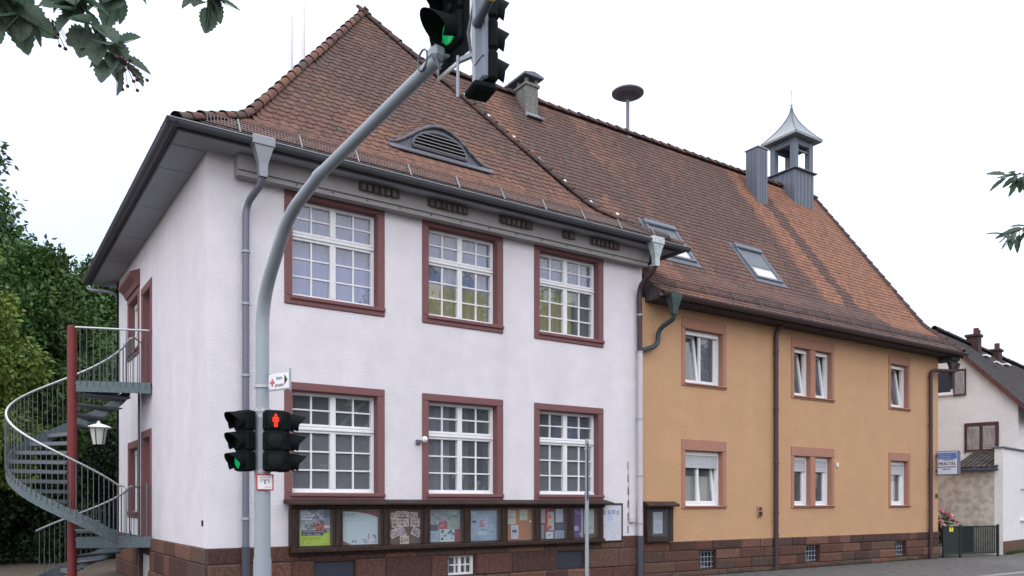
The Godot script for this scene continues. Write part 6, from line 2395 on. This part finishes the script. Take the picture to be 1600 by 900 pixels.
func leaf_mesh(length: float, width: float, teeth: int) -> ArrayMesh:
	# a serrated blade with a folded midrib, base at the origin, tip along +y
	var b := MB.new()
	var left := [Vector3.ZERO]
	var n := teeth * 2
	for i in range(1, n):
		var u := float(i) / n
		var w := width * 0.5 * pow(sin(PI * pow(u, 0.8)), 0.75) * (1.0 + (0.13 if i % 2 else -0.05))
		left.append(Vector3(-w, u * length, absf(w) * 0.28 - 0.35 * u * u * length * 0.4))
	left.append(Vector3(0, length, -0.14 * length))
	for sgn in [1.0, -1.0]:
		for i in n:
			var p: Vector3 = left[i] * Vector3(sgn, 1, 1)
			var q: Vector3 = left[i + 1] * Vector3(sgn, 1, 1)
			var m0 := Vector3(0, left[i].y, -0.14 * pow(left[i].y / length, 2) * length)
			var m1 := Vector3(0, left[i + 1].y, -0.14 * pow(left[i + 1].y / length, 2) * length)
			for t in [[m0, p, q], [m0, q, m1]]:
				if (t[1] - t[0]).cross(t[2] - t[0]).length() > 1e-9:
					if sgn > 0:
						b.tri(t[0], t[2], t[1])
					else:
						b.tri(t[0], t[1], t[2])
	b.tube([Vector3(0, -length * 0.22, 0.006), Vector3(0, 0.0, 0.0), Vector3(0, length * 0.9, -0.11 * length)], [0.0013, 0.0016, 0.0005], 4)
	return b.mesh()


func overhang(called: String, label: String, trunk: Array, branch: Array, twigs: Array, length: float, width: float, teeth: int, gap: float, spread: float, berries: Array) -> void:
	var t := thing(called, label, "tree", trunk[0])
	var o: Vector3 = trunk[0]
	var b := MB.new()
	var rel := []
	for p in trunk:
		rel.append(p - o)
	b.tube(rel, [0.16, 0.13, 0.10, 0.06].slice(0, rel.size()), 10)
	put("trunk", b, M.bark, t)
	var br := MB.new()
	rel = []
	var rad := []
	for i in branch.size():
		rel.append(branch[i] - o)
		rad.append(lerpf(0.055, 0.008, float(i) / (branch.size() - 1)))
	br.tube(rel, rad, 8)
	put("branch", br, M.bark, t)
	var kinds := []
	for i in 4:
		kinds.append(leaf_mesh(length * [1.0, 0.82, 1.15, 0.9][i], width * [1.0, 1.05, 0.95, 0.8][i], teeth))
	for w in twigs:
		var tw := MB.new()
		rel = []
		rad = []
		for i in w.size():
			rel.append(w[i] - o)
			rad.append(lerpf(0.0045, 0.0012, float(i) / (w.size() - 1)))
		tw.tube(rel, rad, 6)
		put("twig", tw, M.bark, t)
		var curve := Curve3D.new()
		for p in rel:
			curve.add_point(p)
		var l := curve.get_baked_length()
		var s := 0.02
		while s < l + gap:
			var p := curve.sample_baked(minf(s, l))
			var d := (curve.sample_baked(minf(s + 0.02, l)) - curve.sample_baked(maxf(minf(s, l) - 0.02, 0))).normalized()
			for k in 2:
				var out := (d * 0.55 + Vector3(rng.randfn(), rng.randfn() * 0.7 - 0.55, rng.randfn()).normalized() * spread).normalized()
				var face := Vector3(rng.randfn() * 0.6, 0.8 + rng.randf(), rng.randfn() * 0.6 + 0.5).normalized()
				var side := out.cross(face).normalized()
				var m: Mesh = kinds[rng.randi() % 4]
				put("leaf", m, M.near_leaf, t, Transform3D(Basis(side, out, side.cross(out)), p + out * length * 0.22))
			s += gap * rng.randf_range(0.7, 1.2)
	for q in berries:
		var st := MB.new()
		var be := MB.new()
		be.lathe([Vector2(0, -0.0045), Vector2(0.0035, -0.003), Vector2(0.0048, 0), Vector2(0.0035, 0.003), Vector2(0, 0.0045)], Vector3.ZERO, 8)
		var bm := be.mesh()
		for i in 9:
			var e: Vector3 = Vector3(q.x, q.y, q.z) - o + Vector3(rng.randfn(), rng.randfn(), rng.randfn()) * 0.014
			st.tube([Vector3(q.x, q.y, q.z) - o + Vector3(-0.02, 0.045, 0), e], 0.0008, 4)
			put("berry", bm, M.berry, t, Transform3D(Basis(), e))
		put("berry_stalks", st, M.bark, t)


func planting() -> void:
	var g := "trees behind the spiral staircase"
	# dark wood edge left of the house
	tree("deciduous_tree", "yellow-green leafy tree at the picture's left edge by the staircase", Vector3(-3.0, 0, -12.0), 8.8, 1.7, 0.16, 0.22, Color(0.10, 0.15, 0.028), 90, 44, 1.0, g)
	tree("deciduous_tree", "dark green tree directly behind the spiral staircase's red post", Vector3(-1.3, 0, -17.0), 9.2, 2.4, 0.2, 0.06, Color(0.06, 0.118, 0.036), 130, 48, 1.2, g)
	tree("deciduous_tree", "tall pale thin-topped tree rising highest at the left edge", Vector3(-3.4, 0, -24.0), 15.9, 2.6, 0.26, 0.2, Color(0.075, 0.135, 0.055), 120, 34, 1.5, g)
	tree("deciduous_tree", "rounded dark green tree under the eave's far end", Vector3(1.6, 0, -24.0), 10.8, 3.2, 0.24, 0.05, Color(0.056, 0.112, 0.036), 140, 46, 1.5, g)
	tree("deciduous_tree", "mid green tree between tall pale tree and dark tree behind staircase", Vector3(-1.2, 0, -27.0), 11.0, 3.0, 0.25, 0.1, Color(0.062, 0.122, 0.042), 130, 40, 1.6, g)
	tree("deciduous_tree", "low broad dark tree in the background right of the staircase post", Vector3(5.4, 0, -28.0), 10.4, 3.4, 0.25, 0.05, Color(0.036, 0.088, 0.038), 110, 40, 1.6, g)
	tree("deciduous_tree", "bushy dark tree outermost to the left of staircase", Vector3(-7.5, 0, -15.0), 11.0, 2.6, 0.22, 0.1, Color(0.03, 0.07, 0.03), 90, 40, 1.3, g)
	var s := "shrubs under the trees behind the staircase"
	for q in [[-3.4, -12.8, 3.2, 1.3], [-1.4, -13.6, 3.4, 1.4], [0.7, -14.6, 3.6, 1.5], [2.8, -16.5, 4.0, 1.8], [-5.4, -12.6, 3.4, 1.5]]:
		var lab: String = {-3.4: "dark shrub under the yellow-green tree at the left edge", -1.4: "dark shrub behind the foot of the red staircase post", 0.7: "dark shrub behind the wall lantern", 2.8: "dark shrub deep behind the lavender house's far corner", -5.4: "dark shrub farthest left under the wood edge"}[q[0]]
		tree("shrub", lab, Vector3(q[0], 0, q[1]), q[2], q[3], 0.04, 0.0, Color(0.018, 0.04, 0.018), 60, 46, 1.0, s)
	# across the street, mirrored in the window panes
	var a := "trees across the street"
	for q in [[2.0, 47.0, 11.5, 4.0], [8.0, 46.0, 12.0, 4.2], [13.5, 48.0, 13.0, 4.2], [19.0, 46.0, 13.5, 4.2], [26.5, 45.0, 19.0, 4.6], [32.0, 47.0, 20.0, 4.6], [37.5, 45.0, 19.0, 4.6], [43.0, 46.5, 20.5, 5.0], [49.0, 45.0, 19.5, 5.0], [56.0, 47.0, 20.0, 5.5], [63.0, 45.0, 19.0, 5.5], [71.0, 47.0, 19.0, 6.0], [80.0, 46.0, 18.0, 6.0]]:
		tree("street_tree", "broad yellow-green tree across the street, seen only mirrored in the panes", Vector3(q[0], -0.1, q[1]), q[2], q[3], 0.3, 0.05, Color(0.085, 0.105, 0.02), 90, 30, 2.6, a)
	overhang("overhanging_tree", "tree with serrated dark leaves and berries hanging into the upper left", [Vector3(-6.3, 0, 11.2), Vector3(-6.2, 1.8, 11.1), Vector3(-5.9, 3.4, 10.9), Vector3(-5.7, 5.0, 10.8)],
		[Vector3(-6.1, 2.7, 11.0), Vector3(-5.0, 3.15, 10.6), Vector3(-3.9, 3.35, 10.2), Vector3(-3.1, 3.42, 10.1), Vector3(-2.4, 3.72, 9.85)],
		[[Vector3(-2.95, 3.45, 10.10), Vector3(-2.80, 3.06, 10.29), Vector3(-2.74, 2.86, 10.35), Vector3(-2.675, 2.765, 10.39)],
		[Vector3(-3.15, 3.41, 10.10), Vector3(-2.95, 3.05, 10.2), Vector3(-2.87, 2.86, 10.25)],
		[Vector3(-3.25, 3.40, 10.10), Vector3(-3.0, 3.1, 10.18), Vector3(-2.915, 2.90, 10.23)],
		[Vector3(-2.75, 3.55, 10.0), Vector3(-2.68, 3.2, 10.22), Vector3(-2.655, 2.99, 10.28)],
		[Vector3(-2.45, 3.70, 9.86), Vector3(-2.38, 3.42, 9.88), Vector3(-2.335, 3.27, 9.9)]],
		0.078, 0.062, 7, 0.0185, 1.0, [Vector3(-2.64, 2.70, 10.41), Vector3(-2.66, 2.73, 10.41), Vector3(-2.79, 2.80, 10.32)])
	overhang("overhanging_shrub", "branch tips with narrow pale-edged leaves reaching in at the right edge", [Vector3(4.2, 0, 12.9), Vector3(4.1, 1.8, 12.8), Vector3(3.8, 3.2, 12.6), Vector3(3.6, 4.6, 12.5)],
		[Vector3(3.9, 2.6, 12.7), Vector3(2.4, 3.0, 12.1), Vector3(1.3, 3.0, 11.6), Vector3(0.75, 2.94, 11.28)],
		[[Vector3(0.80, 2.95, 11.30), Vector3(0.58, 2.97, 11.15), Vector3(0.46, 2.955, 11.065)],
		[Vector3(1.0, 2.97, 11.42), Vector3(0.62, 2.80, 11.18), Vector3(0.46, 2.72, 11.06)]],
		0.074, 0.026, 4, 0.013, 1.1, [])


func grounds() -> void:
	var g := MB.new()
	g.quad(Vector3(-700, -0.16, 700), Vector3(700, -0.16, 700), Vector3(700, -0.16, -700), Vector3(-700, -0.16, -700))
	structure("ground", g, M.earth)
	var r := MB.new()
	r.quad(Vector3(-150, -0.125, 10.02), Vector3(180, -0.125, 10.02), Vector3(180, -0.125, 3.67), Vector3(-150, -0.125, 3.67))
	structure("road", r, M.asphalt)
	var p := MB.new()
	p.span(Vector3(-150, -0.2, 0.0), Vector3(180, 0.0, 3.55))
	p.span(Vector3(20.8, -0.2, -7.0), Vector3(60, -0.0005, -0.001))
	structure("pavement", p, M.pavement)
	var q := MB.new()
	q.span(Vector3(-150, -0.2, 10.15), Vector3(180, 0.0, 16.0))
	structure("pavement", q, M.pavement)
	var y := MB.new()
	y.span(Vector3(-60, -0.15, -60), Vector3(20.799, -0.006, -0.001))
	structure("yard", y, M.earth)
	for z in [3.61, 10.09]:
		var k := MB.new()
		for i in 60:
			k.span(Vector3(-20 + i * 1.0 + 0.004, -0.2, z - 0.06), Vector3(-19 + i * 1.0 - 0.004, 0.004, z + 0.06), 0.015)
		structure("kerb", k, M.kerb)


func weeds() -> void:
	# grass and weeds in the joint where the pavement meets the walls
	var b := MB.new()
	for i in 9:
		var q := rng.randf() * TAU
		var d := Vector3(cos(q), 0, sin(q))
		var h := rng.randf_range(0.05, 0.13)
		var s := Vector3(-d.z, 0, d.x) * 0.005
		var j := rng.randf_range(0.8, 1.2)
		b.col = Color(j, j, j)
		var m := d * 0.02 + Vector3(0, h * 0.6, 0)
		var e := d * rng.randf_range(0.03, 0.07) + Vector3(0, h, 0)
		b.quad(-s, s, m + s * 0.8, m - s * 0.8)
		b.tri(m - s * 0.8, m + s * 0.8, e)
	var pl := []
	var pc := []
	for i in 330:
		var p: Vector3
		if i < 230:
			var x := rng.randf_range(-1.9, 6.0)
			p = Vector3(25.70, 0, -1.19) + Vector3(0.9835, 0, -0.1804) * x + Vector3(0.1804, 0, 0.9835) * (1.16 + rng.randf_range(0.10, 0.22))
		else:
			p = Vector3(rng.randf_range(9.0, 20.7), 0, rng.randf_range(0.05, 0.10))
		pl.append(Transform3D(Basis(Vector3.UP, rng.randf() * TAU).scaled(Vector3.ONE * rng.randf_range(0.5, 1.5 if i < 230 else 0.8)), p))
		var j := rng.randf_range(0.7, 1.3)
		pc.append(Color(0.06 * j, 0.10 * j, 0.03 * j))
	var o := many("grass", b.mesh(), pl, pc, M.leaf, self)
	o.set_meta("label", "thin grass and weeds growing where the pavement meets the house walls")
	o.set_meta("category", "grass")


func sky_picture() -> ImageTexture:
	# thin bright cloud, whitest round the veiled sun ahead, clearing to pale blue behind the viewer
	var w := 256
	var h := 128
	var im := Image.create(w, h, false, Image.FORMAT_RGBF)
	var sun := Vector3(0.30, 0.62, -0.72).normalized()
	var nz := FastNoiseLite.new()
	nz.seed = 3
	nz.frequency = 1.1
	nz.fractal_octaves = 4
	for j in h:
		var el := PI / 2 - PI * (j + 0.5) / h
		for i in w:
			var az := TAU * ((i + 0.5) / w - 0.5)
			var d := Vector3(sin(az) * cos(el), sin(el), -cos(az) * cos(el))
			var c := d.dot(sun) * 0.5 + 0.5
			var cloud := clampf(smoothstep(0.16, 0.46, c) + 0.12 * nz.get_noise_3d(d.x * 2.0, d.y * 4.0, d.z * 2.0), 0.0, 1.0)
			var blue := Color(0.50, 0.68, 1.15).lerp(Color(0.80, 0.88, 1.05), pow(1.0 - clampf(d.y, 0, 1), 3.0))
			var white := Color(1.40, 1.40, 1.50) * (0.95 + 0.6 * pow(c, 5.0))
			var v := blue.lerp(white, cloud)
			im.set_pixel(i, j, v)
	return ImageTexture.create_from_image(im)


func _ready() -> void:
	rng.seed = 20240611
	var cam := Camera3D.new()
	cam.name = "camera"
	cam.projection = Camera3D.PROJECTION_FRUSTUM
	cam.near = 0.05
	cam.far = 3000.0
	cam.size = 0.05 * 900.0 / 1254.0
	cam.frustum_offset = Vector2(0.0, 0.05 * 335.0 / 1254.0)
	cam.position = EYE
	cam.rotation.y = -atan2(0.561, 0.828)
	add_child(cam)
	cam.current = true
	var we := WorldEnvironment.new()
	we.name = "environment"
	var e := Environment.new()
	e.background_mode = Environment.BG_SKY
	var sky := Sky.new()
	var sm := PanoramaSkyMaterial.new()
	sm.panorama = sky_picture()
	sky.sky_material = sm
	e.sky = sky
	e.background_energy_multiplier = 1.0
	e.tonemap_mode = Environment.TONE_MAPPER_LINEAR
	e.tonemap_exposure = 1.32
	e.sdfgi_enabled = true
	e.ssao_enabled = true
	e.ssil_enabled = true
	we.environment = e
	add_child(we)
	var sun := DirectionalLight3D.new()
	sun.name = "sun"
	sun.light_energy = 0.3
	sun.light_angular_distance = 20.0
	sun.light_color = Color(1.0, 0.97, 0.92)
	sun.shadow_enabled = true
	add_child(sun)
	sun.look_at_from_position(Vector3(0.30, 0.62, -0.72) * 50.0, Vector3.ZERO)

	make_materials()
	grounds()
	white_house()
	orange_house()
	neighbour()
	spiral_stair()
	planting()
	signal_mast()
	kerb_sign()
	notice_boards()
	practice_sign()
	gate_and_hydrangea()
	siren()
	wall_lantern()
	flood_light()
	weeds()
